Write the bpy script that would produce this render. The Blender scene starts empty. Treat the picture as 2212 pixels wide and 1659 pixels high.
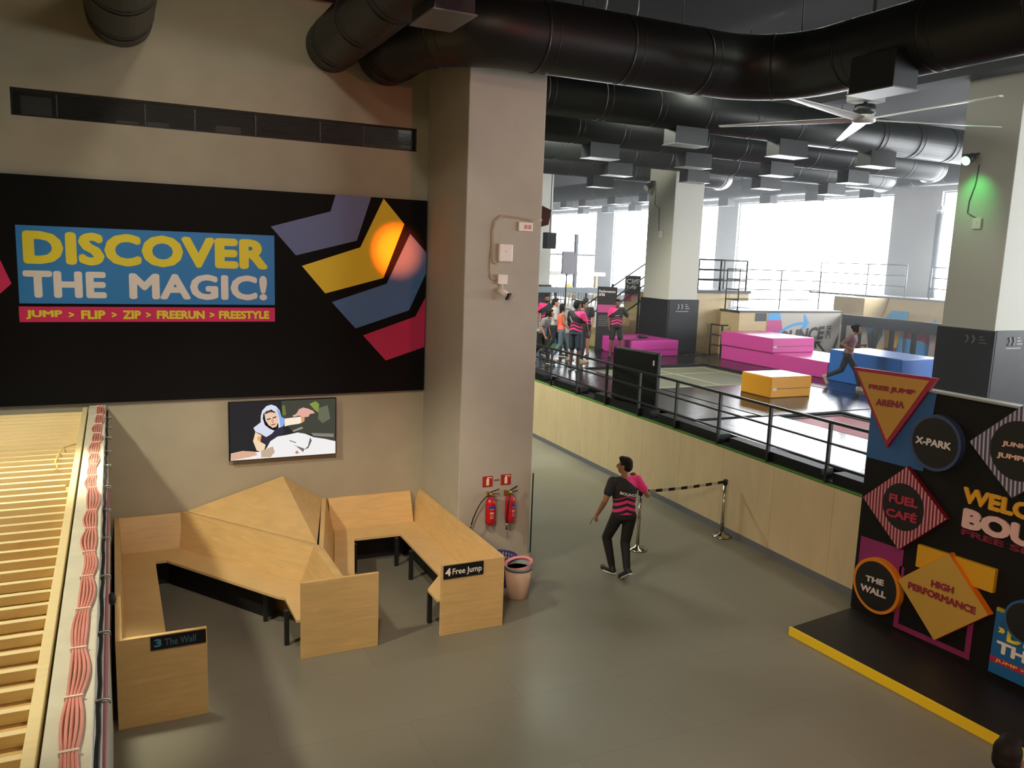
import bpy, bmesh, math, random
from mathutils import Vector, Matrix
from mathutils.bvhtree import BVHTree
random.seed(7)
PI = math.pi
SC = bpy.context.scene
COL = SC.collection

# ---------------------------------------------------------------- camera
CAM_H = 4.45
FPX, YAW, PIT, ROL = 1772.5, 0.453328, 0.155792, 0.036563
_fwd = Vector((math.sin(YAW) * math.cos(PIT), math.cos(YAW) * math.cos(PIT), -math.sin(PIT)))
_rt = Vector((math.cos(YAW), -math.sin(YAW), 0))
_up = _rt.cross(_fwd)
_r2 = _rt * math.cos(ROL) + _up * math.sin(ROL)
_u2 = -_rt * math.sin(ROL) + _up * math.cos(ROL)
cam = bpy.data.objects.new('camera', bpy.data.cameras.new('camera'))
COL.objects.link(cam)
cam.matrix_world = Matrix(((_r2.x, _u2.x, -_fwd.x, 0), (_r2.y, _u2.y, -_fwd.y, 0), (_r2.z, _u2.z, -_fwd.z, CAM_H), (0, 0, 0, 1)))
cam.data.sensor_fit = 'HORIZONTAL'
cam.data.sensor_width = 36.0
cam.data.lens = FPX / 2212 * 36.0
cam.data.clip_start = 0.05
cam.data.clip_end = 300
SC.camera = cam

# ---------------------------------------------------------------- colour management, world, lights
SC.view_settings.view_transform = 'Standard'
SC.view_settings.look = 'None'
SC.view_settings.exposure = 0.0
SC.view_settings.gamma = 1.0
SC.view_settings.use_curve_mapping = False
try:
    SC.cycles.max_bounces = 8
    SC.cycles.diffuse_bounces = 5
    SC.cycles.glossy_bounces = 4
    SC.cycles.transparent_max_bounces = 12
    SC.cycles.sample_clamp_indirect = 6.0
    SC.cycles.caustics_reflective = False
    SC.cycles.caustics_refractive = False
except Exception:
    pass
world = bpy.data.worlds.new('sky')
SC.world = world
world.use_nodes = True
_bg = world.node_tree.nodes['Background']
_bg.inputs[0].default_value = (0.93, 0.97, 1.0, 1)
_bg.inputs[1].default_value = 18.0


def srgb(h):
    h = h.lstrip('#')
    v = [int(h[i:i + 2], 16) / 255 for i in (0, 2, 4)]
    return tuple((c / 12.92 if c <= 0.04045 else ((c + 0.055) / 1.055) ** 2.4) for c in v) + (1,)


def lamp(name, kind, loc, target, energy, color, size=0.3, spot=60, blend=0.3, size_y=None):
    d = bpy.data.lights.new(name, kind)
    d.energy = energy
    d.color = color
    if kind == 'AREA':
        d.shape = 'RECTANGLE'
        d.size = size
        d.size_y = size_y or size
    else:
        d.shadow_soft_size = size
    if kind == 'SPOT':
        d.spot_size = math.radians(spot)
        d.spot_blend = blend
    o = bpy.data.objects.new(name, d)
    COL.objects.link(o)
    o.location = loc
    o.rotation_euler = (Vector(target) - Vector(loc)).to_track_quat('-Z', 'Y').to_euler()
    return o


# daylight: portals in the four window openings of the far long wall guide the sky's light into the hall
WINS = [(-6.5, -0.5), (2.2, 9.6), (12.2, 20.9), (23.0, 31.9), (33.4, 43.0), (45.0, 51.8)]
WX, WZ0, WZ1 = 27.4, 2.3, 7.32
for a, b in WINS:
    p = lamp('window_daylight', 'AREA', (WX + 0.05, (a + b) / 2, (WZ0 + WZ1) / 2), (0, (a + b) / 2, (WZ0 + WZ1) / 2), 1, (1, 1, 1), b - a, size_y=WZ1 - WZ0)
    p.data.cycles.is_portal = True
NW = (18.5, 26.5)   # unseen opening added in the near wall to let in more daylight
p = lamp('window_daylight', 'AREA', ((NW[0] + NW[1]) / 2, -8.05, (WZ0 + WZ1) / 2), ((NW[0] + NW[1]) / 2, 5, (WZ0 + WZ1) / 2), 1, (1, 1, 1), NW[1] - NW[0], size_y=WZ1 - WZ0)
p.data.cycles.is_portal = True
# electric lamps, with unseen fill lamps added among them
WARM = (1.0, 0.88, 0.64)
lamp('lamp_above_slats', 'SPOT', (-3.45, 6.4, 7.65), (-0.3, 7.5, 0.0), 1700, (1.0, 0.93, 0.70), 0.2, 76, 0.35)
lamp('lamp_hall_low', 'AREA', (2.6, 3.0, 8.2), (2.6, 5.0, 0), 130, (1.0, 0.75, 0.50), 1.6, size_y=1.6)
lamp('lamp_booth_front', 'SPOT', (0.6, 3.2, 8.4), (1.7, 9.4, 0.5), 1450, (1.0, 0.80, 0.66), 0.2, 44, 0.6)
lamp('lamp_left_fill', 'SPOT', (-2.5, 1.0, 5.7), (9.0, 8.6, 1.6), 1150, (1.0, 0.78, 0.60), 0.5, 58, 0.7)  # unseen low lamp added to brighten the half wall and signs
lamp('lamp_wall_wash', 'SPOT', (1.0, 3.5, 8.0), (1.4, 11.5, 4.3), 400, (1.0, 0.92, 0.78), 0.15, 62, 0.8)
lamp('lamp_pink', 'SPOT', (6.2, -2.0, 6.6), (4.9, 10.0, 4.6), 600, (1.0, 0.16, 0.12), 0.15, 46, 0.9)
lamp('lamp_red_dot', 'SPOT', (2.2, 2.0, 6.9), (3.68, 11.46, 4.44), 26000, (1.0, 0.10, 0.02), 0.03, 5.0, 1.0)
lamp('lamp_passage_fill', 'AREA', (6.9, 18.5, 8.6), (8.6, 18.5, 0), 1600, (0.98, 1.0, 0.86), 1.2, size_y=8)  # unseen lamp added to lift the half wall and the pillars' hall sides
lamp('lamp_arena', 'AREA', (10.4, 13.0, 8.7), (10.4, 13.0, 0), 300, (0.95, 1.0, 0.85), 0.07, size_y=16)
lamp('lamp_pink_floor', 'SPOT', (2.2, -2.5, 7.2), (7.0, 3.6, 0.2), 1800, (1.0, 0.44, 0.28), 0.2, 44, 0.9)
lamp('lamp_booth', 'SPOT', (-0.35, 9.1, 7.3), (-0.42, 7.7, 0), 2600, (1.0, 0.95, 0.70), 0.3, 22, 0.8)


# ---------------------------------------------------------------- materials
_M = {}


def mat(name, col, rough=0.6, metal=0.0, noise=0.0, nscale=8.0, bump=0.0, bscale=40.0, spec=0.5, stretch=None, emit=None, estr=0.0, coat=0.0):
    if name in _M:
        return _M[name]
    m = bpy.data.materials.new(name)
    m.use_nodes = True
    nt = m.node_tree
    b = nt.nodes['Principled BSDF']
    c = srgb(col) if isinstance(col, str) else tuple(col) + (1,) * (4 - len(col))
    b.inputs['Base Color'].default_value = c
    b.inputs['Roughness'].default_value = rough
    b.inputs['Metallic'].default_value = metal
    b.inputs['Specular IOR Level'].default_value = spec
    b.inputs['Coat Weight'].default_value = coat
    if emit:
        b.inputs['Emission Color'].default_value = srgb(emit) if isinstance(emit, str) else tuple(emit) + (1,)
        b.inputs['Emission Strength'].default_value = estr
    if noise or bump:
        tc = nt.nodes.new('ShaderNodeTexCoord')
        mp = nt.nodes.new('ShaderNodeMapping')
        nt.links.new(tc.outputs['Object'], mp.inputs[0])
        if stretch:
            mp.inputs['Scale'].default_value = stretch
    if noise:
        n = nt.nodes.new('ShaderNodeTexNoise')
        n.inputs['Scale'].default_value = nscale
        n.inputs['Detail'].default_value = 5
        nt.links.new(mp.outputs[0], n.inputs[0])
        mr = nt.nodes.new('ShaderNodeMapRange')
        mr.inputs[1].default_value = 0.3
        mr.inputs[2].default_value = 0.7
        mr.inputs[3].default_value = 1 - noise
        mr.inputs[4].default_value = 1 + noise
        nt.links.new(n.outputs[0], mr.inputs[0])
        hs = nt.nodes.new('ShaderNodeHueSaturation')
        hs.inputs['Color'].default_value = c
        nt.links.new(mr.outputs[0], hs.inputs['Value'])
        nt.links.new(hs.outputs[0], b.inputs['Base Color'])
    if bump:
        n2 = nt.nodes.new('ShaderNodeTexNoise')
        n2.inputs['Scale'].default_value = bscale
        n2.inputs['Detail'].default_value = 3
        nt.links.new(mp.outputs[0], n2.inputs[0])
        bp = nt.nodes.new('ShaderNodeBump')
        bp.inputs['Strength'].default_value = bump
        bp.inputs['Distance'].default_value = 0.02
        nt.links.new(n2.outputs[0], bp.inputs['Height'])
        nt.links.new(bp.outputs[0], b.inputs['Normal'])
    _M[name] = m
    return m


def _nt(m):
    nt = m.node_tree
    return nt, nt.nodes['Principled BSDF']


def mnode(nt, op, a, b=None, c=None):
    n = nt.nodes.new('ShaderNodeMath')
    n.operation = op
    for i, v in enumerate((a, b, c)):
        if v is None:
            continue
        if hasattr(v, 'node'):
            nt.links.new(v, n.inputs[i])
        else:
            n.inputs[i].default_value = v
    return n.outputs[0]


def mixcol(nt, fac, a, b):
    n = nt.nodes.new('ShaderNodeMix')
    n.data_type = 'RGBA'
    for s, v in (('Factor', fac),):
        if hasattr(v, 'node'):
            nt.links.new(v, n.inputs[0])
        else:
            n.inputs[0].default_value = v
    for i, v in ((6, a), (7, b)):
        if hasattr(v, 'node'):
            nt.links.new(v, n.inputs[i])
        else:
            n.inputs[i].default_value = srgb(v) if isinstance(v, str) else v
    return n.outputs[2]


def objxyz(nt, kind='Object'):
    tc = nt.nodes.new('ShaderNodeTexCoord')
    s = nt.nodes.new('ShaderNodeSeparateXYZ')
    nt.links.new(tc.outputs[kind], s.inputs[0])
    return s.outputs[0], s.outputs[1], s.outputs[2]


# ---------------------------------------------------------------- mesh building
class MB:
    def __init__(self):
        self.bm = bmesh.new()
        self.mi = 0

    def _f(self, vs):
        try:
            f = self.bm.faces.new(vs)
            f.material_index = self.mi
            return f
        except ValueError:
            return None

    def box(self, x0, x1, y0, y1, z0, z1):
        v = [self.bm.verts.new(p) for p in ((x0, y0, z0), (x1, y0, z0), (x1, y1, z0), (x0, y1, z0), (x0, y0, z1), (x1, y0, z1), (x1, y1, z1), (x0, y1, z1))]
        for q in ((3, 2, 1, 0), (4, 5, 6, 7), (0, 1, 5, 4), (1, 2, 6, 5), (2, 3, 7, 6), (3, 0, 4, 7)):
            self._f([v[i] for i in q])
        return self

    def obox(self, c, ax, ay, az, hx, hy, hz):
        """box with centre c, unit axes and half sizes"""
        c = Vector(c); ax = Vector(ax).normalized() * hx; ay = Vector(ay).normalized() * hy; az = Vector(az).normalized() * hz
        v = [self.bm.verts.new(c + sx * ax + sy * ay + sz * az) for sz in (-1, 1) for sx, sy in ((-1, -1), (1, -1), (1, 1), (-1, 1))]
        for q in ((3, 2, 1, 0), (4, 5, 6, 7), (0, 1, 5, 4), (1, 2, 6, 5), (2, 3, 7, 6), (3, 0, 4, 7)):
            self._f([v[i] for i in q])
        return self

    def bar(self, p0, p1, w, h=None, up=(0, 0, 1)):
        """rectangular bar from p0 to p1"""
        p0 = Vector(p0); p1 = Vector(p1); d = p1 - p0
        h = w if h is None else h
        u = Vector(up)
        if abs(d.normalized().dot(u)) > 0.98:
            u = Vector((1, 0, 0))
        s = d.cross(u).normalized()
        u = s.cross(d).normalized()
        return self.obox((p0 + p1) / 2, d, s, u, d.length / 2, w / 2, h / 2)

    def prism(self, pts, off):
        """polygon pts (3D list) extruded by vector off"""
        off = Vector(off)
        a = [self.bm.verts.new(Vector(p)) for p in pts]
        b = [self.bm.verts.new(Vector(p) + off) for p in pts]
        self._f(a[::-1]); self._f(b)
        n = len(pts)
        for i in range(n):
            self._f([a[i], a[(i + 1) % n], b[(i + 1) % n], b[i]])
        return self

    def poly(self, pts):
        self._f([self.bm.verts.new(Vector(p)) for p in pts])
        return self

    def tube(self, path, r, n=8, caps=True, r1=None, closed=False):
        path = [Vector(p) for p in path]
        N = len(path)
        rings = []
        prev = None
        for i, p in enumerate(path):
            if closed:
                d = (path[(i + 1) % N] - path[i - 1]).normalized()
            else:
                d = (path[min(i + 1, N - 1)] - path[max(i - 1, 0)]).normalized()
            if prev is None:
                u = Vector((0, 0, 1)) if abs(d.z) < 0.9 else Vector((1, 0, 0))
                s = d.cross(u).normalized()
            else:
                s = (prev - d * prev.dot(d)).normalized()
            prev = s
            t = d.cross(s)
            rr = r[i] if isinstance(r, (list, tuple)) else (r if r1 is None else r + (r1 - r) * i / (N - 1))
            rings.append([self.bm.verts.new(p + rr * (math.cos(2 * PI * k / n) * s + math.sin(2 * PI * k / n) * t)) for k in range(n)])
        for i in range(N if closed else N - 1):
            A = rings[i]; B = rings[(i + 1) % N]
            for k in range(n):
                f = self._f([A[k], A[(k + 1) % n], B[(k + 1) % n], B[k]])
                if f:
                    f.smooth = True
        if caps and not closed:
            self._f(rings[0][::-1]); self._f(rings[-1])
        return self

    def lathe(self, prof, c=(0, 0, 0), n=24, axis='Z'):
        c = Vector(c)
        rings = []
        for r, z in prof:
            ring = []
            for k in range(n):
                a = 2 * PI * k / n
                q = Vector((r * math.cos(a), r * math.sin(a), z))
                if axis == 'Y':
                    q = Vector((q.x, q.z, q.y))
                if axis == 'X':
                    q = Vector((q.z, q.x, q.y))
                ring.append(self.bm.verts.new(c + q))
            rings.append(ring)
        for A, B in zip(rings, rings[1:]):
            for k in range(n):
                f = self._f([A[k], A[(k + 1) % n], B[(k + 1) % n], B[k]])
                if f:
                    f.smooth = True
        self._f(rings[0][::-1]); self._f(rings[-1])
        return self

    def ball(self, c, rx, ry, rz, n=12):
        c = Vector(c)
        m = Matrix.Translation(c) @ Matrix.Diagonal((rx, ry, rz, 1))
        g = bmesh.ops.create_uvsphere(self.bm, u_segments=n, v_segments=max(6, n // 2 + 2), radius=1, matrix=m)
        for v in g['verts']:
            for f in v.link_faces:
                f.smooth = True
                f.material_index = self.mi
        return self

    def build(self, name, m, parent=None, bevel=0.0, local=False, seg=2, kind=None):
        bm = self.bm
        bmesh.ops.recalc_face_normals(bm, faces=bm.faces)
        me = bpy.data.meshes.new(name)
        bm.to_mesh(me)
        bm.free()
        for mm in (m if isinstance(m, (list, tuple)) else [m]):
            me.materials.append(mm)
        return put(name, me, parent, bevel, local, seg, kind)


def put(name, me, parent=None, bevel=0.0, local=False, seg=2, kind=None):
    o = bpy.data.objects.new(name, me)
    COL.objects.link(o)
    if parent is not None:
        o.parent = parent
        if not local:
            o.matrix_parent_inverse = WM(parent).inverted()
    if bevel:
        md = o.modifiers.new('bevel', 'BEVEL')
        md.width = bevel
        md.segments = seg
        md.limit_method = 'ANGLE'
        md.angle_limit = 0.7
    if kind:
        o['kind'] = kind
    return o


def WM(o):
    """world matrix from parents without a depsgraph update"""
    b = o.matrix_basis.copy()
    if o.parent is not None:
        return WM(o.parent) @ o.matrix_parent_inverse @ b
    return b


def tag(o, label=None, cat=None, group=None, kind=None):
    if label: o['label'] = label
    if cat: o['category'] = cat
    if group: o['group'] = group
    if kind: o['kind'] = kind
    return o


def thing(name, label, cat, loc=(0, 0, 0), rz=0.0, group=None):
    o = bpy.data.objects.new(name, None)
    o.empty_display_size = 0.1
    COL.objects.link(o)
    o.location = loc
    o.rotation_euler = (0, 0, rz)
    return tag(o, label, cat, group)


def struct(name, mb, m, bevel=0.0):
    return mb.build(name, m, None, bevel, kind='structure')


_kids = None


def copy_tree(o, label=None, group=None, parent=None):
    c = o.copy()
    COL.objects.link(c)
    if parent is not None:
        c.parent = parent
    if label: c['label'] = label
    if group: c['group'] = group
    for ch in [x for x in COL.objects if x.parent == o]:
        copy_tree(ch, parent=c)
    return c


# ---------------------------------------------------------------- lettering
def text_mesh(s, bold=0.0, spacing=1.0, ext=0.0, res=3):
    cu = bpy.data.curves.new('lettering', 'FONT')
    cu.body = s
    cu.size = 1.0
    cu.space_character = spacing
    cu.resolution_u = res
    cu.extrude = ext
    cu.fill_mode = 'FRONT' if ext == 0 else 'BOTH'
    o = bpy.data.objects.new('lettering', cu)
    me = o.to_mesh()
    bm = bmesh.new()
    for k in range(9 if bold > 0 else 1):
        off = Vector((0, 0, 0.001 * k)) if k == 8 or bold == 0 else Vector((math.cos(k * PI / 4), math.sin(k * PI / 4), 0)) * bold + Vector((0, 0, 0.001 * k))
        me2 = me.copy()
        me2.transform(Matrix.Translation(off))
        bm.from_mesh(me2)
        bpy.data.meshes.remove(me2)
    m2 = bpy.data.meshes.new('lettering')
    bm.to_mesh(m2)
    bm.free()
    o.to_mesh_clear()
    bpy.data.objects.remove(o)
    bpy.data.curves.remove(cu)
    return m2


def letters(s, tl, tr, bl, m, parent, name='lettering', bold=0.02, spacing=1.0, depth=0.004, lift=0.002, local=False):
    """lay the word s into the parallelogram given by its top-left, top-right and bottom-left corners"""
    me = text_mesh(s, bold, spacing, 0.05 if depth > 0.001 else 0.0)
    xs = [v.co.x for v in me.vertices]; ys = [v.co.y for v in me.vertices]
    x0, x1, y0, y1 = min(xs), max(xs), min(ys), max(ys)
    tl, tr, bl = Vector(tl), Vector(tr), Vector(bl)
    R = tr - tl; U = tl - bl
    N = R.cross(U).normalized()
    for v in me.vertices:
        a = (v.co.x - x0) / (x1 - x0); b = (v.co.y - y0) / (y1 - y0)
        z0 = 0.05 if v.co.z > 0.03 else (-0.05 if v.co.z < -0.03 else 0.0)
        v.co = bl + R * a + U * b + N * (lift + (depth if z0 > 0 else 0) + (v.co.z - z0) * 0.15)
    me.materials.clear()
    me.materials.append(m)
    return put(name, me, parent, local=local)


# ================================================================ SETTING
m_paint = mat('wall_paint', '#aaa596', 0.75, noise=0.04, nscale=3, bump=0.05, bscale=60)
m_paint_b = mat('wall_paint_back', '#a39c88', 0.75, noise=0.05, nscale=2.2, bump=0.05, bscale=60)
m_white_wall = mat('wall_white', '#e4e6e8', 0.8)
m_column = mat('column_paint', '#c4c2b6', 0.7, bump=0.04, bscale=50)
m_ceil = mat('ceiling_black', '#1b1b1b', 0.9, noise=0.2, nscale=0.6)
m_dark = mat('black_paint', '#161616', 0.6)
m_black_metal = mat('black_metal', '#1b1c1d', 0.42, noise=0.1)
m_duct = mat('duct_black', '#191b1c', 0.42, bump=0.03, bscale=30, spec=0.4)
m_conc = mat('white_parapet', '#cfcbb8', 0.8, noise=0.06, nscale=6, bump=0.2, bscale=25)
m_pad = mat('black_vinyl', '#17181a', 0.24, noise=0.12, nscale=3, bump=0.2, bscale=4.0, stretch=(1, 1.6, 1), spec=0.6)
m_padw = mat('black_vinyl_dull', '#0f1011', 0.5, spec=0.3, noise=0.15, nscale=4, bump=0.12, bscale=6)
m_turf = mat('green_turf', '#4d7a2a', 0.9, noise=0.3, nscale=60)

# floor: grey vinyl with faint lighter sheets
m_floor = mat('floor_vinyl', '#78756a', 0.34, bump=0.02, bscale=8)
nt, bs = _nt(m_floor)
tc = nt.nodes.new('ShaderNodeTexCoord')
br = nt.nodes.new('ShaderNodeTexBrick')
br.inputs['Scale'].default_value = 1.0
br.inputs['Brick Width'].default_value = 2.4
br.inputs['Row Height'].default_value = 1.15
br.inputs['Mortar Size'].default_value = 0.004
br.inputs['Color1'].default_value = srgb('#79766a')
br.inputs['Color2'].default_value = srgb('#747164')
br.inputs['Mortar'].default_value = srgb('#6b685e')
nt.links.new(tc.outputs['Object'], br.inputs[0])
nz = nt.nodes.new('ShaderNodeTexNoise')
nz.inputs['Scale'].default_value = 0.8
nz.inputs['Detail'].default_value = 6
nt.links.new(tc.outputs['Object'], nz.inputs[0])
rr = nt.nodes.new('ShaderNodeMapRange')
rr.inputs[1].default_value = 0.3; rr.inputs[2].default_value = 0.7; rr.inputs[3].default_value = 0.28; rr.inputs[4].default_value = 0.46
nt.links.new(nz.outputs[0], rr.inputs[0])
nt.links.new(rr.outputs[0], bs.inputs['Roughness'])
fv = nt.nodes.new('ShaderNodeMapRange')
fv.inputs[1].default_value = 0.3; fv.inputs[2].default_value = 0.7; fv.inputs[3].default_value = 0.92; fv.inputs[4].default_value = 1.06
nt.links.new(nz.outputs[0], fv.inputs[0])
hs = nt.nodes.new('ShaderNodeHueSaturation')
nt.links.new(br.outputs[0], hs.inputs['Color'])
nt.links.new(fv.outputs[0], hs.inputs['Value'])
nt.links.new(hs.outputs[0], bs.inputs['Base Color'])


def ply(name, col, dark=0.12, stretch=(1, 1, 9), scale=3.0, rough=0.45):
    m = mat(name, col, rough)
    nt, b = _nt(m)
    tc = nt.nodes.new('ShaderNodeTexCoord')
    mp = nt.nodes.new('ShaderNodeMapping')
    mp.inputs['Scale'].default_value = stretch
    nt.links.new(tc.outputs['Object'], mp.inputs[0])
    n = nt.nodes.new('ShaderNodeTexNoise')
    n.inputs['Scale'].default_value = scale
    n.inputs['Detail'].default_value = 7
    n.inputs['Distortion'].default_value = 0.6
    nt.links.new(mp.outputs[0], n.inputs[0])
    n2 = nt.nodes.new('ShaderNodeTexNoise')
    n2.inputs['Scale'].default_value = 1.7
    n2.inputs['Detail'].default_value = 3
    nt.links.new(tc.outputs['Object'], n2.inputs[0])
    s = mnode(nt, 'ADD', mnode(nt, 'MULTIPLY', n.outputs[0], 0.6), mnode(nt, 'MULTIPLY', n2.outputs[0], 0.4))
    r = nt.nodes.new('ShaderNodeMapRange')
    r.inputs[1].default_value = 0.33; r.inputs[2].default_value = 0.67; r.inputs[3].default_value = 1 - dark; r.inputs[4].default_value = 1 + dark
    nt.links.new(s, r.inputs[0])
    h = nt.nodes.new('ShaderNodeHueSaturation')
    h.inputs['Color'].default_value = srgb(col)
    nt.links.new(r.outputs[0], h.inputs['Value'])
    nt.links.new(h.outputs[0], b.inputs['Base Color'])
    return m


m_ply = ply('birch_ply', '#cfac72')
m_ply_edge = ply('birch_ply_edge', '#d2b27c', 0.08)
m_ply_wall = ply('half_wall_ply', '#dac49a', 0.07, (2.5, 2.5, 0.6), 2.0, 0.5)
m_slat = ply('pine_slat', '#ecd9a6', 0.06, (1.2, 9, 9))
m_sheet = ply('pine_sheet', '#c3a06a', 0.10, (3, 1.2, 3))
m_ply_pale = ply('ramp_ply', '#c6b084', 0.06, (1, 1, 3))

# floor slab
struct('floor', MB().box(-9, 27.6, -8, 55.2, -0.25, 0), m_floor)
struct('ceiling', MB().box(-9, 27.8, -8, 55.2, 9.2, 9.5), m_ceil)
# wall behind the banner, with the long opening of the vent strip
VX0, VX1, VZ0, VZ1, BY = -1.015, 3.955, 5.855, 6.17, 11.5
w = MB()
w.box(-9, VX0, BY, BY + 0.25, 0, 9.2).box(VX1, 4.14, BY, BY + 0.25, 0, 9.2)
w.box(VX0, VX1, BY, BY + 0.25, 0, VZ0).box(VX0, VX1, BY, BY + 0.25, VZ1, 9.2)
struct('wall_back', w, m_paint_b)
struct('trim_1', MB().box(-3.2, -1.165, BY - 0.07, BY - 0.001, 5.19, 9.2), m_paint_b)
# dark void behind the vent, other closing walls
struct('wall_behind_vent', MB().box(-1.6, 4.13, BY + 1.4, BY + 1.5, 5.2, 7.0), m_dark)
struct('wall_west', MB().box(-9.2, -9, -8, 55.2, 0, 9.2), m_paint)
w = MB().box(-9.2, NW[0], -8.2, -8, 0, 9.2).box(NW[1], 27.8, -8.2, -8, 0, 9.2).box(NW[0], NW[1], -8.2, -8, 0, WZ0).box(NW[0], NW[1], -8.2, -8, WZ1, 9.2)
struct('wall_near', w, m_paint)
struct('wall_north', MB().box(-9.2, 27.8, 55.2, 55.4, 0, 9.2), m_white_wall)
# window wall
w = MB()
ys = [-8] + [v for ab in WINS for v in ab] + [55.2]
for i in range(0, len(ys), 2):
    w.box(WX, WX + 0.35, ys[i], ys[i + 1], 0, 9.2)
for a, b in WINS:
    w.box(WX, WX + 0.35, a, b, 0, WZ0).box(WX, WX + 0.35, a, b, WZ1, 9.2)
struct('wall_window_side', w, m_white_wall)
m_glass = bpy.data.materials.new('window_glass')
m_glass.use_nodes = True
nt = m_glass.node_tree
nt.nodes.clear()
o_ = nt.nodes.new('ShaderNodeOutputMaterial'); mx = nt.nodes.new('ShaderNodeMixShader'); tr = nt.nodes.new('ShaderNodeBsdfTransparent'); gl = nt.nodes.new('ShaderNodeBsdfGlossy')
gl.inputs['Roughness'].default_value = 0.02
mx.inputs[0].default_value = 0.06
nt.links.new(tr.outputs[0], mx.inputs[1]); nt.links.new(gl.outputs[0], mx.inputs[2]); nt.links.new(mx.outputs[0], o_.inputs[0])
m_alu = mat('window_frame', '#8d9196', 0.4, 0.3)
for i, (a, b) in enumerate(WINS):
    f = MB()
    for y in (a + 0.03, b - 0.03):
        f.box(WX + 0.1, WX + 0.2, y - 0.03, y + 0.03, WZ0, WZ1)
    for z in (WZ0 + 0.03, WZ1 - 0.03):
        f.box(WX + 0.1, WX + 0.2, a + 0.06, b - 0.06, z - 0.03, z + 0.03)
    if i == 5:
        f.box(WX + 0.12, WX + 0.18, a + 0.06, b - 0.06, 4.55, 4.68)
        for k in range(1, 4):
            y = a + (b - a) * k / 4
            f.box(WX + 0.12, WX + 0.18, y - 0.04, y + 0.04, WZ0 + 0.06, 4.55)
    wo = struct('window_%d' % (i + 1), f, m_alu)
    MB().box(WX + 0.146, WX + 0.154, a + 0.06, b - 0.06, WZ0 + 0.06, WZ1 - 0.06).build('pane', m_glass, wo)

f = MB()
for k in range(5):
    x = NW[0] + 0.05 + (NW[1] - NW[0] - 0.1) * k / 4
    f.box(x - 0.05, x + 0.05, -8.15, -8.05, WZ0, WZ1)
wo = struct('window_%d' % (len(WINS) + 1), f, m_alu)  # glazing of the added opening, there to light the pillars' near faces
MB().box(NW[0], NW[1], -8.104, -8.096, WZ0, WZ1).build('pane', m_glass, wo)

# pillars
struct('pillar_near', MB().box(4.13, 5.235, 10.015, 11.75, 0, 9.2), m_paint, 0.012)
pb = MB()
pb.prism([(4.115, 10.0, 0.0), (5.25, 10.0, 0.0), (5.25, 11.76, 0.0), (5.236, 11.76, 0.0), (5.236, 10.014, 0.0), (4.115, 10.014, 0.0)], (0, 0, 0.2))
struct('baseboard_pillar', pb, mat('skirting_tan', '#b39a80', 0.6))
for i, (x, y, wx, wy) in enumerate(((15.74, 21.28, 1.12, 1.39), (16.63, 11.1, 1.3, 1.24), (15.72, 31.3, 1.15, 1.4))):
    struct('pillar_%s' % ('mid', 'right', 'far')[i], MB().box(x, x + wx, y, y + wy, 0, 9.2), m_column, 0.015)
struct('trim_2', MB().box(5.25, 5.262, 9.985, 10.005, 0.24, 1.41), m_dark)

# raised arena floor and its curved ply half wall
HW = [(9.34, 22.0), (9.31, 19.5), (9.26, 17.4), (9.15, 13.8), (9.11, 12.0), (9.05, 10.4), (8.99, 8.9), (8.95, 7.4), (8.92, 3.0), (8.92, -4.0)]


def hw_smooth():
    out = []
    P = [Vector((x, y, 0)) for x, y in HW]
    for i in range(len(P) - 1):
        p0 = P[max(i - 1, 0)]; p1 = P[i]; p2 = P[i + 1]; p3 = P[min(i + 2, len(P) - 1)]
        for k in range(6):
            t = k / 6
            out.append(0.5 * ((2 * p1) + (p2 - p0) * t + (2 * p0 - 5 * p1 + 4 * p2 - p3) * t * t + (-p0 + 3 * p1 - 3 * p2 + p3) * t ** 3))
    out.append(P[-1])
    return out


HWS = hw_smooth()


def wall_x(y):
    for a, b in zip(HWS, HWS[1:]):
        if b.y <= y <= a.y:
            return a.x + (b.x - a.x) * (y - a.y) / (b.y - a.y)
    return 8.88


def ribbon(x_in, x_out, z0, z1, y0=-4.0, y1=22.0):
    m = MB()
    pts = [p for p in HWS if y0 <= p.y <= y1]
    prev = None
    for p in pts:
        q = [m.bm.verts.new((p.x + x_in, p.y, z0)), m.bm.verts.new((p.x + x_out, p.y, z0)), m.bm.verts.new((p.x + x_out, p.y, z1)), m.bm.verts.new((p.x + x_in, p.y, z1))]
        if prev:
            for k in range(4):
                m._f([prev[k], prev[(k + 1) % 4], q[(k + 1) % 4], q[k]])
        else:
            m._f(q)
        prev = q
    m._f(prev[::-1])
    return m


m_hw = m_ply_wall
nt, bs = _nt(m_hw)
X, Y, Z = objxyz(nt)
seam = mnode(nt, 'LESS_THAN', mnode(nt, 'FRACT', mnode(nt, 'DIVIDE', mnode(nt, 'ADD', Y, 0.55), 1.22)), 0.006)
old = bs.inputs['Base Color'].links[0].from_socket
nt.links.new(mixcol(nt, mnode(nt, 'MULTIPLY', seam, 0.55), old, '#6b5530'), bs.inputs['Base Color'])
struct('wall_half', ribbon(0, 0.06, 0.1, 1.40), m_hw)
struct('baseboard_right', ribbon(-0.012, 0.05, 0.0, 0.1), mat('skirting_grey', '#6f7276', 0.5))
dk = MB()
pts = [p for p in HWS]
dk.prism([(p.x + 0.065, p.y, 0.0) for p in pts] + [(27.39, -4.0, 0.0), (27.39, 55.0, 0.0), (9.405, 55.0, 0.0)], (0, 0, 1.45))
struct('floor_raised', dk, mat('deck_base', '#1d1e1e', 0.4))
struct('trim_3', ribbon(0.0, 0.064, 1.401, 1.425), m_turf)


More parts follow.
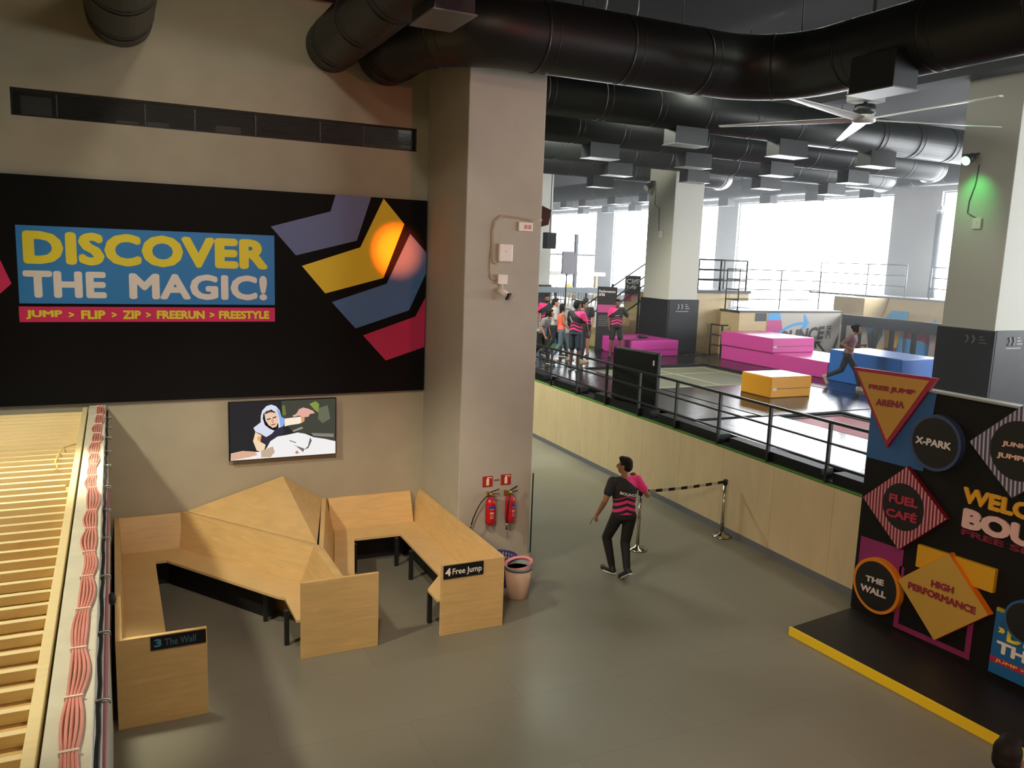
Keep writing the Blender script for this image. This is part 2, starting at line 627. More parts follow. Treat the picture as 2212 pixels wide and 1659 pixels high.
# ================================================================ LEFT: parapet, slats, cables
struct('wall_left', MB().box(-0.335, -0.148, -3.0, 11.49, 0, 2.38), m_conc, 0.008)
sp = thing('slatted_platform', 'pale pine platform with a row of parallel battens left of the white parapet', 'platform', (-2.0, 7.0, 0))
MB().box(-4.2, -0.40, 2.6, 11.36, 2.27, 2.29).build('deck_sheet', m_sheet, sp)
MB().box(-0.405, -0.352, 2.6, 11.40, 2.27, 2.375).build('edge_beam', m_slat, sp, 0.004)
MB().box(-4.2, -4.14, 2.6, 11.40, 2.2, 2.372).build('edge_beam', m_slat, sp, 0.004)
for x in (-4.1, -0.5):
    for y in (2.8, 7.0, 11.2):
        MB().box(x - 0.05, x + 0.05, y - 0.05, y + 0.05, 0.0, 2.269).build('leg', m_slat, sp)
for k in range(42):
    y = 11.22 - 0.2 * k
    short = 0.03 if k == 17 else 0.0
    MB().box(-4.13, -0.408 - short, y - 0.021, y + 0.021, 2.291, 2.350).build('slat', m_slat, sp, 0.003)
cw = MB()
cp = [Vector((-0.41, 9.36, 2.365)), Vector((-0.52, 9.2, 2.37)), Vector((-0.55, 8.95, 2.366)), Vector((-0.56, 8.6, 2.37)), Vector((-0.53, 8.42, 2.367)), Vector((-0.55, 8.3, 2.366))]
cw.tube(cp, 0.006, 6)
tag(cw.build('thin_wire', mat('wire_yellow', '#d9c27a', 0.5)), 'loose thin yellow wire lying across the pale battens beside the edge beam', 'wire')

m_pinkc = mat('cable_pink', '#d58f83', 0.5, noise=0.12, nscale=5)
m_tie = mat('tie_white', '#e8dcc8', 0.5)
cb = thing('cable_bundle', 'bundle of wavy pink cables strapped along the top of the white parapet', 'cable', (-0.22, 7.0, 2.38))
ties = [11.3, 10.75, 10.2, 9.7, 9.25, 8.75, 8.3, 7.9, 7.5, 6.85, 6.4, 5.9, 5.45, 4.95, 4.45, 3.95, 3.5, 3.0, 2.4]


def gap_f(y):
    for a, b in zip(ties, ties[1:]):
        if b <= y <= a:
            t = (a - y) / (a - b)
            return math.sin(PI * t), a
    return 0.0, 0.0


rng = random.Random(5)
bulge = {a: rng.uniform(0.2, 1.0) for a in ties}
side = {a: rng.uniform(-1, 1) for a in ties}
for k in range(5):
    path = []
    y = 11.44
    while y > 2.0:
        s, a = gap_f(y)
        off = (k - 2) * (0.0125 + 0.011 * s * bulge.get(a, 0.4)) + 0.016 * s * side.get(a, 0)
        path.append((-0.222 + off + 0.01 * math.sin(y * 1.3), y, 2.393 + 0.004 * s * (k % 2)))
        y -= 0.06
    MB().tube(path, 0.0075, 6).build('cable', m_pinkc, cb)
for a in ties:
    x = -0.222 + 0.01 * math.sin(a * 1.3)
    MB().box(x - 0.038, x + 0.038, a - 0.007, a + 0.007, 2.382, 2.404).build('cable_tie', m_tie, cb)
MB().box(-0.205, -0.165, 9.27, 9.275, 2.385, 2.40).build('cable_tag', mat('tag_green', '#b3b04a', 0.6), cb)
# cables and hooks on the hall side of the parapet
sb = thing('side_cable_bundle', 'pink cables hanging along the hall side of the parapet beside the wooden booth', 'cable', (-0.13, 6.0, 1.8))
for k in range(4):
    path = [(-0.125 + 0.004 * math.sin(y0 * 2 + k), y0, 1.95 - 0.028 * k + 0.03 * math.sin(y0 * 1.9 + k * 0.8)) for y0 in [9.3 - 0.12 * i for i in range(60)]]
    MB().tube(path, 0.008, 6).build('cable', mat('cable_mauve', '#a86270', 0.5), sb)
bc = thing('black_cord', 'thin black cord with steel hooks along the hall edge of the white parapet', 'cord', (-0.13, 7.0, 2.3))
MB().tube([(-0.132 + 0.003 * math.sin(i * 1.7), 11.4 - i * 0.12, 2.315 + 0.012 * math.sin(i * 0.9)) for i in range(76)], 0.011, 6).build('cord', m_dark, bc)
m_steel = mat('steel', '#b9b5a8', 0.3, 0.9)
for y in (10.9, 10.3, 9.75, 9.1, 8.5, 7.75, 7.05, 6.35, 5.6, 4.75, 4.0, 3.25):
    h = MB()
    h.tube([(-0.15, y, 2.33), (-0.09, y, 2.335)], 0.006, 6).tube([(-0.15, y + 0.035, 2.30), (-0.095, y + 0.035, 2.305)], 0.006, 6)
    h.tube([(-0.092, y, 2.335), (-0.085, y + 0.018, 2.30), (-0.097, y + 0.035, 2.305)], 0.005, 6)
    h.build('hook', m_steel, bc)
kn = MB().ball((-0.10, 6.75, 1.70), 0.03, 0.05, 0.05)
kn.tube([(-0.149, 6.75, 1.70), (-0.10, 6.75, 1.70)], 0.012, 8)
tag(kn.build('door_stop_knob', m_dark), 'round black knob on the parapet side beside the left booth', 'knob')

# ================================================================ BACK WALL: vent, banner, screen
vt = thing('vent_strip', 'long dark glazed vent strip with fine louvres high above the black banner', 'vent', (1.5, BY, VZ0))
f = MB()
f.box(VX0, VX1, BY + 0.04, BY + 0.1, VZ0, VZ0 + 0.018).box(VX0, VX1, BY + 0.04, BY + 0.1, VZ1 - 0.018, VZ1)
f.box(VX0, VX0 + 0.02, BY + 0.04, BY + 0.1, VZ0 + 0.018, VZ1 - 0.018).box(VX1 - 0.02, VX1, BY + 0.04, BY + 0.1, VZ0 + 0.018, VZ1 - 0.018)
f.build('frame', m_dark, vt)
m_louv = mat('louvre', '#3a3733', 0.45)
for k in range(17):
    z = VZ0 + 0.028 + k * 0.0162
    MB().box(VX0 + 0.021, VX1 - 0.021, BY + 0.075, BY + 0.10, z, z + 0.004).build('louvre', m_louv, vt)
for x in (-0.55, 0.42, 1.0, 1.75, 2.6, 3.2):
    MB().box(x, x + 0.012, BY + 0.102, BY + 0.14, VZ0 + 0.02, VZ1 - 0.02).build('mullion', m_alu, vt)
for x0, x1, z1 in ((-0.95, -0.62, 6.15), (0.1, 0.36, 5.97), (0.46, 0.72, 5.98), (1.3, 1.62, 6.02), (3.3, 3.9, 5.95)):
    MB().box(x0, x1, BY + 0.5, BY + 0.52, 5.6, z1).build('duct_panel', mat('vent_panel', '#6a655c', 0.6), vt)

bn = thing('wall_banner', 'wide black banner with blue slogan box and coloured chevrons on back wall', 'banner', (1.4, BY, 2.41))
m_bblack = mat('banner_black', '#0b0a0a', 0.65, spec=0.15)
MB().box(-3.1, 4.112, 11.445, 11.494, 2.413, 5.178).build('panel', m_bblack, bn)
YB = 11.444


def flat(name, pts, m, parent, y=YB, t=0.003):
    """flat shape on the back wall: points (x, z)"""
    return MB().prism([(x, y, z) for x, z in pts], (0, -t, 0)).build(name, m, parent)


m_slate = mat('print_slate', '#64739f', 0.5); m_yel = mat('print_yellow', '#f3d22b', 0.5); m_mid = mat('print_blue', '#4b76ad', 0.5)
m_crim = mat('print_crimson', '#c6285a', 0.5); m_box = mat('print_sky', '#2e83c8', 0.5); m_pinkp = mat('print_pink', '#dd2a66', 0.5)
m_lem = mat('print_lemon', '#f3e03a', 0.5); m_cream = mat('print_cream', '#efe8dc', 0.5)
flat('chevron', [(1.91, 4.71), (2.71, 4.95), (2.78, 5.176), (3.28, 5.176), (3.08, 4.57), (2.24, 4.34)], m_slate, bn)
flat('chevron', [(2.32, 4.2), (3.13, 4.48), (3.46, 5.17), (3.77, 4.83), (3.47, 4.06), (2.64, 3.83)], m_yel, bn)
flat('chevron', [(2.73, 3.71), (3.52, 3.98), (3.86, 4.70), (4.11, 4.44), (4.11, 4.14), (3.86, 3.60), (3.07, 3.34)], m_mid, bn)
flat('chevron', [(3.18, 3.24), (3.96, 3.51), (4.11, 3.79), (4.11, 3.06), (3.52, 2.87)], m_crim, bn)
flat('chevron', [(-1.6, 4.6), (-1.2, 4.17), (-1.1, 3.9), (-1.23, 3.77), (-1.6, 3.4)], m_pinkp, bn)
bx = flat('slogan_box', [(-1.03, 3.665), (1.955, 3.665), (1.955, 4.592), (-1.03, 4.592)], m_box, bn)
br_ = flat('slogan_bar', [(-1.04, 3.44), (1.955, 3.44), (1.955, 3.628), (-1.04, 3.628)], m_pinkp, bn)


def wtext(s, x0, x1, z0, z1, m, parent, y=YB - 0.003, bold=0.02, sp=1.0, depth=0.0):
    return letters(s, (x0, y, z1), (x1, y, z1), (x0, y, z0), m, parent, bold=bold, spacing=sp, depth=depth, lift=0.0015)


wtext('DISCOVER', -0.965, 1.87, 4.135, 4.535, m_lem, bn, bold=0.055, sp=1.05)
wtext('THE', -0.98, -0.085, 3.735, 4.06, m_cream, bn, bold=0.045, sp=1.04)
wtext('MAGIC!', 0.17, 1.855, 3.725, 4.055, m_cream, bn, bold=0.045, sp=1.04)
for s_, a_, b_ in (('JUMP', 125, 283), ('>', 310, 335), ('FLIP', 365, 475), ('>', 503, 527), ('ZIP', 555, 640), ('>', 663, 687), ('FREERUN', 715, 950), ('>', 975, 1000), ('FREESTYLE', 1022, 1285)):
    f0 = 0.02 if s_ == '>' else 0.0
    wtext(s_, -0.97 + (a_ - 125) * 2.85 / 1160, -0.97 + (b_ - 125) * 2.85 / 1160, 3.475 + f0, 3.585 - f0, m_lem, bn, bold=0.05)

tv = thing('television', 'wall television showing a hooded climber reaching over a pale rock', 'television', (2.06, 11.44, 1.54))
MB().box(1.325, 2.79, 11.40, 11.44, 1.54, 2.362).build('bezel', mat('tv_black', '#0c0c0c', 0.3), tv, 0.004)
MB().box(1.7, 2.4, 11.44, 11.498, 1.75, 2.15).build('wall_mount', m_dark, tv)
TVZ = [(190, 210), (2000, 135), (1985, 1080), (200, 1210)]


def tvp(x, y):
    u = (x - 195) / 1795.0
    yt = 210 - 75 * u; yb = 1210 - 130 * u
    v = (y - yt) / (yb - yt)
    u = min(max(u, 0), 1); v = min(max(v, 0), 1)
    return 1.34 + u * 1.435, 2.35 - v * 0.798


_tv = [
    ('#29282b', [(195, 210), (2000, 130), (1990, 1080), (195, 1212)]),
    ('#45463c', [(1050, 175), (2000, 135), (1990, 900), (1500, 740), (1230, 690), (1060, 500)]),
    ('#6e7a3c', [(1060, 260), (1110, 250), (1130, 420), (1070, 430)]), ('#8a984a', [(1530, 230), (1640, 180), (1700, 230), (1690, 380), (1620, 330)]),
    ('#6a6e58', [(1700, 300), (1850, 250), (1900, 480), (1760, 560), (1680, 480)]), ('#a09a90', [(1230, 690), (1400, 620), (1420, 650), (1260, 710)]),
    ('#8a867c', [(1560, 730), (1960, 740), (1960, 800), (1600, 780)]),
    ('#35303f', [(720, 740), (1040, 620), (1110, 700), (1040, 790), (900, 830), (790, 980), (690, 900)]),
    ('#dfe4f4', [(705, 430), (730, 340), (800, 265), (880, 240), (960, 268), (1020, 340), (1050, 450), (1120, 490), (1080, 610), (1000, 640), (985, 440), (940, 360), (880, 328), (800, 350), (745, 400), (738, 480), (770, 590), (850, 655), (930, 690), (880, 745), (790, 800), (700, 745), (610, 705), (580, 640), (700, 545)]),
    ('#8fb0f0', [(960, 300), (1020, 350), (1050, 450), (1120, 490), (1080, 610), (1030, 620), (1010, 460)]),
    ('#141218', [(745, 400), (880, 322), (985, 430), (1000, 600), (930, 690), (850, 655), (770, 590), (736, 480)]),
    ('#f2cdb0', [(765, 395), (830, 345), (930, 355), (990, 430), (1000, 540), (960, 620), (900, 640), (830, 590), (780, 510)]),
    ('#6a4438', [(770, 390), (830, 345), (930, 352), (960, 385), (860, 370), (790, 400)]), ('#3a2420', [(800, 490), (868, 470), (868, 490), (805, 506)]), ('#3a2420', [(900, 462), (962, 438), (962, 458), (905, 482)]),
    ('#d89a80', [(880, 490), (905, 484), (920, 545), (885, 555)]), ('#a85a50', [(865, 585), (950, 562), (945, 582), (890, 602)]),
    ('#fff1dc', [(1105, 480), (1250, 462), (1440, 440), (1445, 520), (1350, 570), (1200, 590), (1100, 615)]), ('#e0a070', [(1380, 450), (1445, 440), (1445, 520), (1390, 560)]),
    ('#e8b0a0', [(1235, 430), (1300, 400), (1350, 320), (1420, 290), (1500, 308), (1600, 350), (1620, 390), (1540, 400), (1510, 450), (1440, 455), (1350, 430), (1260, 450)]),
    ('#f9dcb8', [(610, 712), (712, 770), (690, 880), (775, 930), (770, 970), (740, 1060), (630, 1035), (570, 870)]), ('#f0a868', [(640, 800), (712, 775), (695, 860), (650, 870)]),
    ('#f7f4f4', [(200, 1212), (205, 1085), (400, 1040), (560, 1050), (640, 1060), (760, 1030), (800, 980), (860, 870), (980, 790), (1150, 760), (1320, 720), (1450, 740), (1600, 800), (1800, 830), (1990, 870), (1990, 1082)]),
    ('#e3b292', [(205, 1090), (420, 1042), (600, 1055), (640, 1110), (500, 1150), (205, 1205)]), ('#c9b098', [(700, 1040), (900, 960), (930, 1060), (860, 1150), (700, 1150)]),
    ('#8a807e', [(1180, 850), (1300, 890), (1290, 905), (1185, 868)]), ('#6f6668', [(1540, 800), (1570, 860), (1510, 990), (1430, 1020), (1500, 960)]), ('#7a6e70', [(1240, 930), (1440, 1000), (1420, 1060), (1300, 960)]), ('#c98a6a', [(1280, 1060), (1310, 1030), (1350, 1080), (1290, 1090)]),
]
pic = MB()
mats = []
for i, (c, pts) in enumerate(_tv):
    pic.mi = i
    mm = mat('screen_%s_%d' % (c[1:], i), '#000000', 0.25, emit=c, estr=0.95)
    mats.append(mm)
    pic.poly([(tvp(x, y)[0], 11.3985 - 0.00025 * i, tvp(x, y)[1]) for x, y in pts])
pic.build('picture', mats, tv)

# ================================================================ BOOTHS
def slab(q, off):
    return MB().prism(q, off)


lb = thing('waiting_booth', 'left birch ply booth with L-shaped bench and plate 3 on its end', 'booth', (0.9, 9.6, 0))
MB().box(-0.105, 0.675, 7.768, 7.81, 0.0, 0.875).build('end_panel', m_ply, lb, 0.003)
MB().box(1.70, 2.566, 8.50, 8.542, 0.0, 0.875).build('end_panel', m_ply, lb, 0.003)
MB().prism([(-0.105, 7.811, 0.0), (-0.06, 7.811, 0.0), (-0.03, 7.811, 0.44), (-0.05, 7.811, 0.87), (-0.105, 7.811, 0.87)], (0, 3.68, 0)).build('backrest', m_ply, lb)
MB().prism([(-0.049, 11.492, 0.0), (-0.049, 11.36, 0.0), (-0.049, 11.275, 0.44), (-0.049, 11.455, 0.87), (-0.049, 11.492, 0.87)], (0.745, 0, 0)).build('backrest', m_ply, lb)
dv = MB()
Aw = [(0.70, 11.49), (2.075, 9.60), (2.085, 8.543)]; Bw = [(0.66, 11.27), (1.90, 9.54), (1.97, 8.543)]; Ao = [(0.76, 11.49), (2.14, 9.62), (2.17, 8.543)]
vs = []
for (a, b, c) in zip(Aw, Bw, Ao):
    vs.append([dv.bm.verts.new((b[0], b[1], 0.0)), dv.bm.verts.new((b[0], b[1], 0.44)), dv.bm.verts.new((a[0], a[1], 0.87)), dv.bm.verts.new((c[0], c[1], 0.87)), dv.bm.verts.new((c[0], c[1], 0.0))])
for p, q in zip(vs, vs[1:]):
    for k in range(5):
        dv._f([p[k], p[(k + 1) % 5], q[(k + 1) % 5], q[k]])
dv._f(vs[0]); dv._f(vs[-1][::-1])
dv.build('backrest', m_ply, lb)
MB().prism([(-0.055, 7.812, 0.412), (-0.034, 11.27, 0.412), (0.655, 11.27, 0.412), (1.895, 9.54, 0.412), (1.965, 8.545, 0.412), (1.66, 8.545, 0.412), (1.65, 9.18, 0.412), (1.58, 9.24, 0.412), (0.48, 10.86, 0.412), (0.35, 10.86, 0.412), (0.36, 7.812, 0.412)], (0, 0, 0.032)).build('seat', m_ply_edge, lb)
MB().prism([(0.36, 11.2, 0.0), (0.52, 11.2, 0.0), (1.52, 9.70, 0.0), (1.62, 9.70, 0.0), (0.62, 11.24, 0.0), (0.36, 11.24, 0.0)], (0, 0, 0.411)).build('kick_board', m_dark, lb)
MB().box(0.0, 0.03, 7.82, 11.2, 0.0, 0.411).build('kick_board', m_dark, lb)
py = MB()
a = py.bm.verts.new((2.05, 11.47, 1.255)); p1 = py.bm.verts.new((0.77, 11.485, 0.872)); p2 = py.bm.verts.new((2.125, 9.64, 0.872)); p3 = py.bm.verts.new((2.60, 11.485, 0.872)); p4 = py.bm.verts.new((2.05, 11.49, 0.872)); p5 = py.bm.verts.new((2.05, 11.49, 1.255))
for q in ([a, p1, p2], [a, p2, p3], [p1, p4, p3, p2], [a, p5, p4, p1], [a, p3, p4, p5]):
    py._f(q)
py.build('peak', m_ply, lb)
for x, y in ((1.50, 9.60), (0.33, 10.82), (0.33, 9.2), (1.62, 8.9)):
    MB().box(x - 0.025, x + 0.025, y - 0.025, y + 0.025, 0.0, 0.411).build('leg', m_black_metal, lb)
pl = MB().box(0.185, 0.665, 7.758, 7.767, 0.735, 0.865).build('number_plate', mat('plate_black', '#0f1011', 0.4), lb)
m_teal = mat('plate_teal', '#4686a8', 0.5)
wtext('3', 0.215, 0.28, 0.763, 0.842, m_teal, pl, y=7.757, bold=0.04)
wtext('The Wall', 0.305, 0.575, 0.765, 0.835, mat('plate_teal_dim', '#45647a', 0.5), pl, y=7.757, bold=0.015)

rb = thing('waiting_booth', 'right birch ply booth with U-shaped bench and plate 4 on its end', 'booth', (3.3, 10.0, 0))
MB().box(3.305, 4.11, 8.46, 8.502, 0.0, 0.875).build('end_panel', m_ply, rb, 0.003)
MB().prism([(4.118, 8.503, 0.0), (4.03, 8.503, 0.0), (3.95, 8.503, 0.44), (4.075, 8.503, 0.87), (4.118, 8.503, 0.87)], (0, 2.98, 0)).build('backrest', m_ply, rb)
MB().prism([(2.69, 11.492, 0.0), (2.69, 11.36, 0.0), (2.69, 11.275, 0.44), (2.69, 11.455, 0.87), (2.69, 11.492, 0.87)], (1.24, 0, 0)).build('backrest', m_ply, rb)
dv = MB()
Aw = [(2.66, 11.485), (2.17, 9.50), (2.175, 8.546)]; Bw = [(2.73, 11.27), (2.30, 9.50), (2.22, 8.546)]; Ao = [(2.60, 11.485), (2.145, 9.62), (2.172, 8.546)]
vs = []
for (a, b, c) in zip(Aw, Bw, Ao):
    vs.append([dv.bm.verts.new((b[0], b[1], 0.0)), dv.bm.verts.new((b[0], b[1], 0.44)), dv.bm.verts.new((a[0], a[1], 0.871)), dv.bm.verts.new((c[0], c[1], 0.871)), dv.bm.verts.new((c[0], c[1], 0.0))])
for p, q in zip(vs, vs[1:]):
    for k in range(5):
        dv._f([p[k], p[(k + 1) % 5], q[(k + 1) % 5], q[k]])
dv._f(vs[0]); dv._f(vs[-1][::-1])
dv.build('backrest', m_ply, rb)
MB().prism([(3.945, 8.505, 0.412), (3.945, 11.27, 0.412), (2.735, 11.27, 0.412), (2.305, 9.5, 0.412), (2.225, 8.55, 0.412), (2.33, 8.55, 0.412), (2.6, 9.66, 0.412), (2.91, 10.83, 0.412), (3.57, 10.81, 0.412), (3.56, 9.2, 0.412), (3.27, 8.82, 0.412), (3.27, 8.505, 0.412)], (0, 0, 0.032)).build('seat', m_ply_edge, rb)
MB().box(2.95, 3.86, 11.16, 11.2, 0.0, 0.411).build('kick_board', m_dark, rb)
MB().box(3.80, 3.84, 8.6, 11.159, 0.0, 0.411).build('kick_board', m_dark, rb)
for x, y in ((3.53, 10.2), (3.31, 8.85), (2.885, 10.72), (3.5, 10.75)):
    MB().box(x - 0.025, x + 0.025, y - 0.025, y + 0.025, 0.0, 0.411).build('leg', m_black_metal, rb)
pl = MB().box(3.325, 3.83, 8.450, 8.459, 0.70, 0.862).build('number_plate', mat('plate_black', '#0f1011', 0.4), rb)
wtext('4', 3.345, 3.415, 0.735, 0.835, m_cream, pl, y=8.449, bold=0.04)
wtext('Free Jump', 3.435, 3.805, 0.725, 0.82, m_cream, pl, y=8.449, bold=0.015)

# ================================================================ PILLAR FITTINGS
PF = 10.013


def extinguisher(x, y, z, rz, label, hose_pts):
    t = thing('fire_extinguisher', label, 'extinguisher', (x, y, z), rz, 'extinguishers on the pink pillar')
    MB().lathe([(0.001, 0.0), (0.05, 0.0), (0.066, 0.012), (0.070, 0.04), (0.070, 0.30), (0.062, 0.345), (0.035, 0.372), (0.022, 0.385), (0.022, 0.395), (0.001, 0.396)], n=20).build('cylinder', mat('extinguisher_red', '#b3191f', 0.22), t, local=True)
    MB().lathe([(0.001, 0.396), (0.02, 0.396), (0.024, 0.42), (0.016, 0.45), (0.001, 0.451)], n=12).build('valve', mat('brass', '#b69a4c', 0.3, 0.9), t, local=True)
    MB().bar((0, 0, 0.455), (0.115, -0.03, 0.50), 0.022, 0.01).bar((0, 0, 0.43), (0.12, -0.03, 0.432), 0.02, 0.008).build('handle', mat('handle_black', '#1a1712', 0.4), t, local=True)
    MB().tube(hose_pts, 0.009, 8).build('hose', mat('rubber', '#141414', 0.6), t, local=True)
    e = Vector(hose_pts[-1]); d = (e - Vector(hose_pts[-2])).normalized()
    MB().tube([e, e + d * 0.035], 0.011, 8).build('nozzle_ring', m_steel, t, local=True)
    MB().tube([e + d * 0.035, e + d * 0.085], [0.009, 0.013], 8).build('nozzle', mat('rubber', '#141414', 0.6), t, local=True)
    lab = MB()
    n = 9
    for k in range(n):
        a0 = -PI / 2 - 0.75 + 1.5 * k / n; a1 = -PI / 2 - 0.75 + 1.5 * (k + 1) / n
        lab.mi = 0
        lab.poly([(0.0712 * math.cos(a0), 0.0712 * math.sin(a0), 0.235), (0.0712 * math.cos(a1), 0.0712 * math.sin(a1), 0.235), (0.0712 * math.cos(a1), 0.0712 * math.sin(a1), 0.275), (0.0712 * math.cos(a0), 0.0712 * math.sin(a0), 0.275)])
        if 1 < k < 7:
            lab.mi = 1
            for z0, z1 in ((0.222, 0.232), (0.10, 0.108), (0.12, 0.126), (0.138, 0.144), (0.16, 0.19)):
                lab.poly([(0.0714 * math.cos(a0), 0.0714 * math.sin(a0), z0), (0.0714 * math.cos(a1), 0.0714 * math.sin(a1), z0), (0.0714 * math.cos(a1), 0.0714 * math.sin(a1), z1), (0.0714 * math.cos(a0), 0.0714 * math.sin(a0), z1)])
    lab.build('label', [mat('label_blue', '#2a3f8c', 0.4), mat('label_pink', '#e09a96', 0.4)], t, local=True)
    MB().box(-0.02, 0.02, 0.04, 0.1, 0.36, 0.44).build('bracket', mat('brass', '#b69a4c', 0.3, 0.9), t, local=True)
    return t


extinguisher(4.565, 9.912, 0.765, 0.0, 'red fire extinguisher on the left, hose swung out to the left', [(-0.02, -0.02, 0.42), (-0.08, -0.03, 0.405), (-0.15, -0.03, 0.34), (-0.21, -0.02, 0.23), (-0.26, -0.01, 0.10), (-0.275, 0.0, 0.02)])
extinguisher(4.865, 9.912, 0.765, 0.45, 'red fire extinguisher on the right, hose hanging straight down', [(-0.02, -0.02, 0.42), (-0.065, -0.035, 0.36), (-0.085, -0.03, 0.25), (-0.085, -0.02, 0.10), (-0.085, -0.02, 0.0)])


def ext_sign(x, z, label):
    t = thing('safety_sign', label, 'sign', (x, PF, z), 0, 'red extinguisher signs')
    MB().box(-0.075, 0.075, -0.006, 0.0, 0, 0.15).build('plate', mat('sign_red', '#a91f24', 0.4), t, local=True)
    i = MB()
    i.prism([(-0.022, -0.007, 0.02), (0.022, -0.007, 0.02), (0.022, -0.007, 0.105), (0.012, -0.007, 0.118), (0.012, -0.007, 0.128), (0.06, -0.007, 0.135), (0.06, -0.007, 0.115), (0.03, -0.007, 0.122), (0.03, -0.007, 0.140), (-0.012, -0.007, 0.136), (-0.012, -0.007, 0.118), (-0.022, -0.007, 0.105)], (0, -0.001, 0))
    i.build('pictogram', mat('sign_glow', '#d9d7a0', 0.5), t, local=True)


ext_sign(4.557, 1.272, 'red square sign with pale extinguisher symbol, left of two on pillar')
ext_sign(4.835, 1.276, 'red square sign with pale extinguisher symbol, right of two on pillar')

# cables, router, boxes and camera
cab = MB()
for dx in (0.0, 0.018):
    cab.tube([(5.232, PF - 0.012, 4.92 + dx), (5.08, PF - 0.012, 4.905 + dx), (4.95, PF - 0.012, 4.925 + dx), (4.74, PF - 0.012, 4.945 + dx), (4.62, PF - 0.012, 4.94 + dx), (4.545 - dx, PF - 0.012, 4.88), (4.52 - dx, PF - 0.012, 4.75), (4.525 - dx, PF - 0.012, 4.55), (4.505 - dx, PF - 0.012, 4.40)], 0.008, 6)
cab.tube([(4.505, PF - 0.012, 4.41), (4.53, PF - 0.012, 4.35), (4.58, PF - 0.012, 4.325), (4.63, PF - 0.012, 4.36)], 0.008, 6)
cab.tube([(4.487, PF - 0.012, 4.41), (4.49, PF - 0.012, 4.25), (4.50, PF - 0.012, 4.14), (4.53, PF - 0.012, 4.115), (4.62, PF - 0.012, 4.125)], 0.008, 6)
tag(cab.build('wall_cable', mat('cable_cream', '#b8a08c', 0.5)), 'pale cables looping over the pink pillar to the router and camera', 'cable')


def router(x, y, z, ax, label):
    t = thing('wifi_router', label, 'router', (x, y, z), ax, 'white rounded access points')
    MB().box(-0.105, 0.105, -0.045, 0.0, -0.12, 0.12).build('housing', mat('router_white', '#e3dcd2', 0.4), t, 0.06, local=True, seg=5)
    MB().ball((0, -0.0455, 0.02), 0.012, 0.002, 0.012, 10).build('led', mat('router_grey', '#bcb6ae', 0.4), t, local=True)


router(4.70, PF - 0.002, 4.475, 0, 'white rounded access point on the pink pillar beside cables')
jb = thing('junction_box', 'small white junction box at the end of the pillar cable', 'box', (4.665, PF, 4.06))
MB().box(-0.07, 0.07, -0.05, 0, 0, 0.13).build('housing', mat('router_white', '#e3dcd2', 0.4), jb, 0.006, local=True)
cm = thing('security_camera', 'white bullet camera with black front hanging below the junction box', 'camera', (4.665, PF, 4.06))
MB().tube([(0, -0.03, -0.002), (0, -0.035, -0.06)], 0.012, 8).build('stem', mat('router_white', '#e3dcd2', 0.4), cm, local=True)
MB().tube([(-0.05, -0.02, -0.075), (-0.02, -0.05, -0.09), (0.045, -0.12, -0.15)], [0.03, 0.042, 0.045], 14).build('body', mat('router_white', '#e3dcd2', 0.4), cm, local=True)
MB().obox((0.051, -0.127, -0.156), (0.065, -0.07, -0.06), (0.7, 0.65, 0), (0.3, -0.3, 0.9), 0.012, 0.052, 0.05).build('lens_front', mat('lens_black', '#0c0c0e', 0.2), cm, 0.01, local=True)
wl = thing('wall_light', 'small pale emergency light with two faint marks near the top cable', 'light', (4.985, PF, 4.77))
MB().box(-0.105, 0.105, -0.03, 0, 0, 0.12).build('housing', mat('router_white', '#e3dcd2', 0.4), wl, 0.008, local=True)
MB().box(-0.02, 0.02, -0.033, -0.031, 0.03, 0.085).box(0.035, 0.08, -0.033, -0.031, 0.03, 0.085).build('indicator', mat('mark_red', '#d0806a', 0.5), wl, local=True)
spk = thing('wall_speaker', 'dark wedge loudspeaker on the far side of the pink pillar', 'speaker', (5.235, 10.35, 4.8))
MB().prism([(0.001, -0.12, 0.02), (0.2, -0.16, 0.08), (0.24, -0.16, 0.28), (0.06, -0.1, 0.36), (0.001, -0.1, 0.32)], (0, 0.3, 0)).build('cabinet', m_black_metal, spk, local=True)
MB().box(0.0, 0.05, -0.02, 0.08, 0.34, 0.40).build('bracket', m_black_metal, spk, local=True)
dc = MB().box(4.655, 4.735, PF - 0.003, PF, 1.345, 1.365)
tag(dc.build('wall_sticker', mat('sticker_maroon', '#6d4a48', 0.6)), 'tiny faded maroon sticker between the two red extinguisher signs', 'sticker')

# bins
bk = thing('plastic_basket', 'blue perforated plastic basket behind the right booth', 'basket', (4.62, 9.62, 0))
m_bb = mat('basket_blue', '#2a2c78', 0.4)
b = MB()
R0, R1, H0, NS = 0.15, 0.205, 0.40, 28
for k in range(NS):
    a = 2 * PI * k / NS
    b.bar((R0 * math.cos(a), R0 * math.sin(a), 0.0), (R1 * math.cos(a), R1 * math.sin(a), H0), 0.018, 0.004, up=(math.cos(a), math.sin(a), 0))
for j in range(8):
    r = R0 + (R1 - R0) * j / 7
    b.tube([(r * math.cos(2 * PI * k / 32), r * math.sin(2 * PI * k / 32), 0.01 + (H0 - 0.015) * j / 7) for k in range(32)], 0.007, 6, closed=True)
b.build('wall_mesh', m_bb, bk, local=True)
MB().lathe([(0.001, 0.0), (R0, 0.0), (R0, 0.006), (0.001, 0.007)], n=28).build('base', m_bb, bk, local=True)
MB().tube([((R1 + 0.006) * math.cos(2 * PI * k / 40), (R1 + 0.006) * math.sin(2 * PI * k / 40), H0) for k in range(40)], 0.014, 8, closed=True).build('rim', m_bb, bk, local=True)
wb = thing('waste_bin', 'cream plastic bin with pink swing rim and grey band beside pillar', 'bin', (4.66, 9.17, 0))
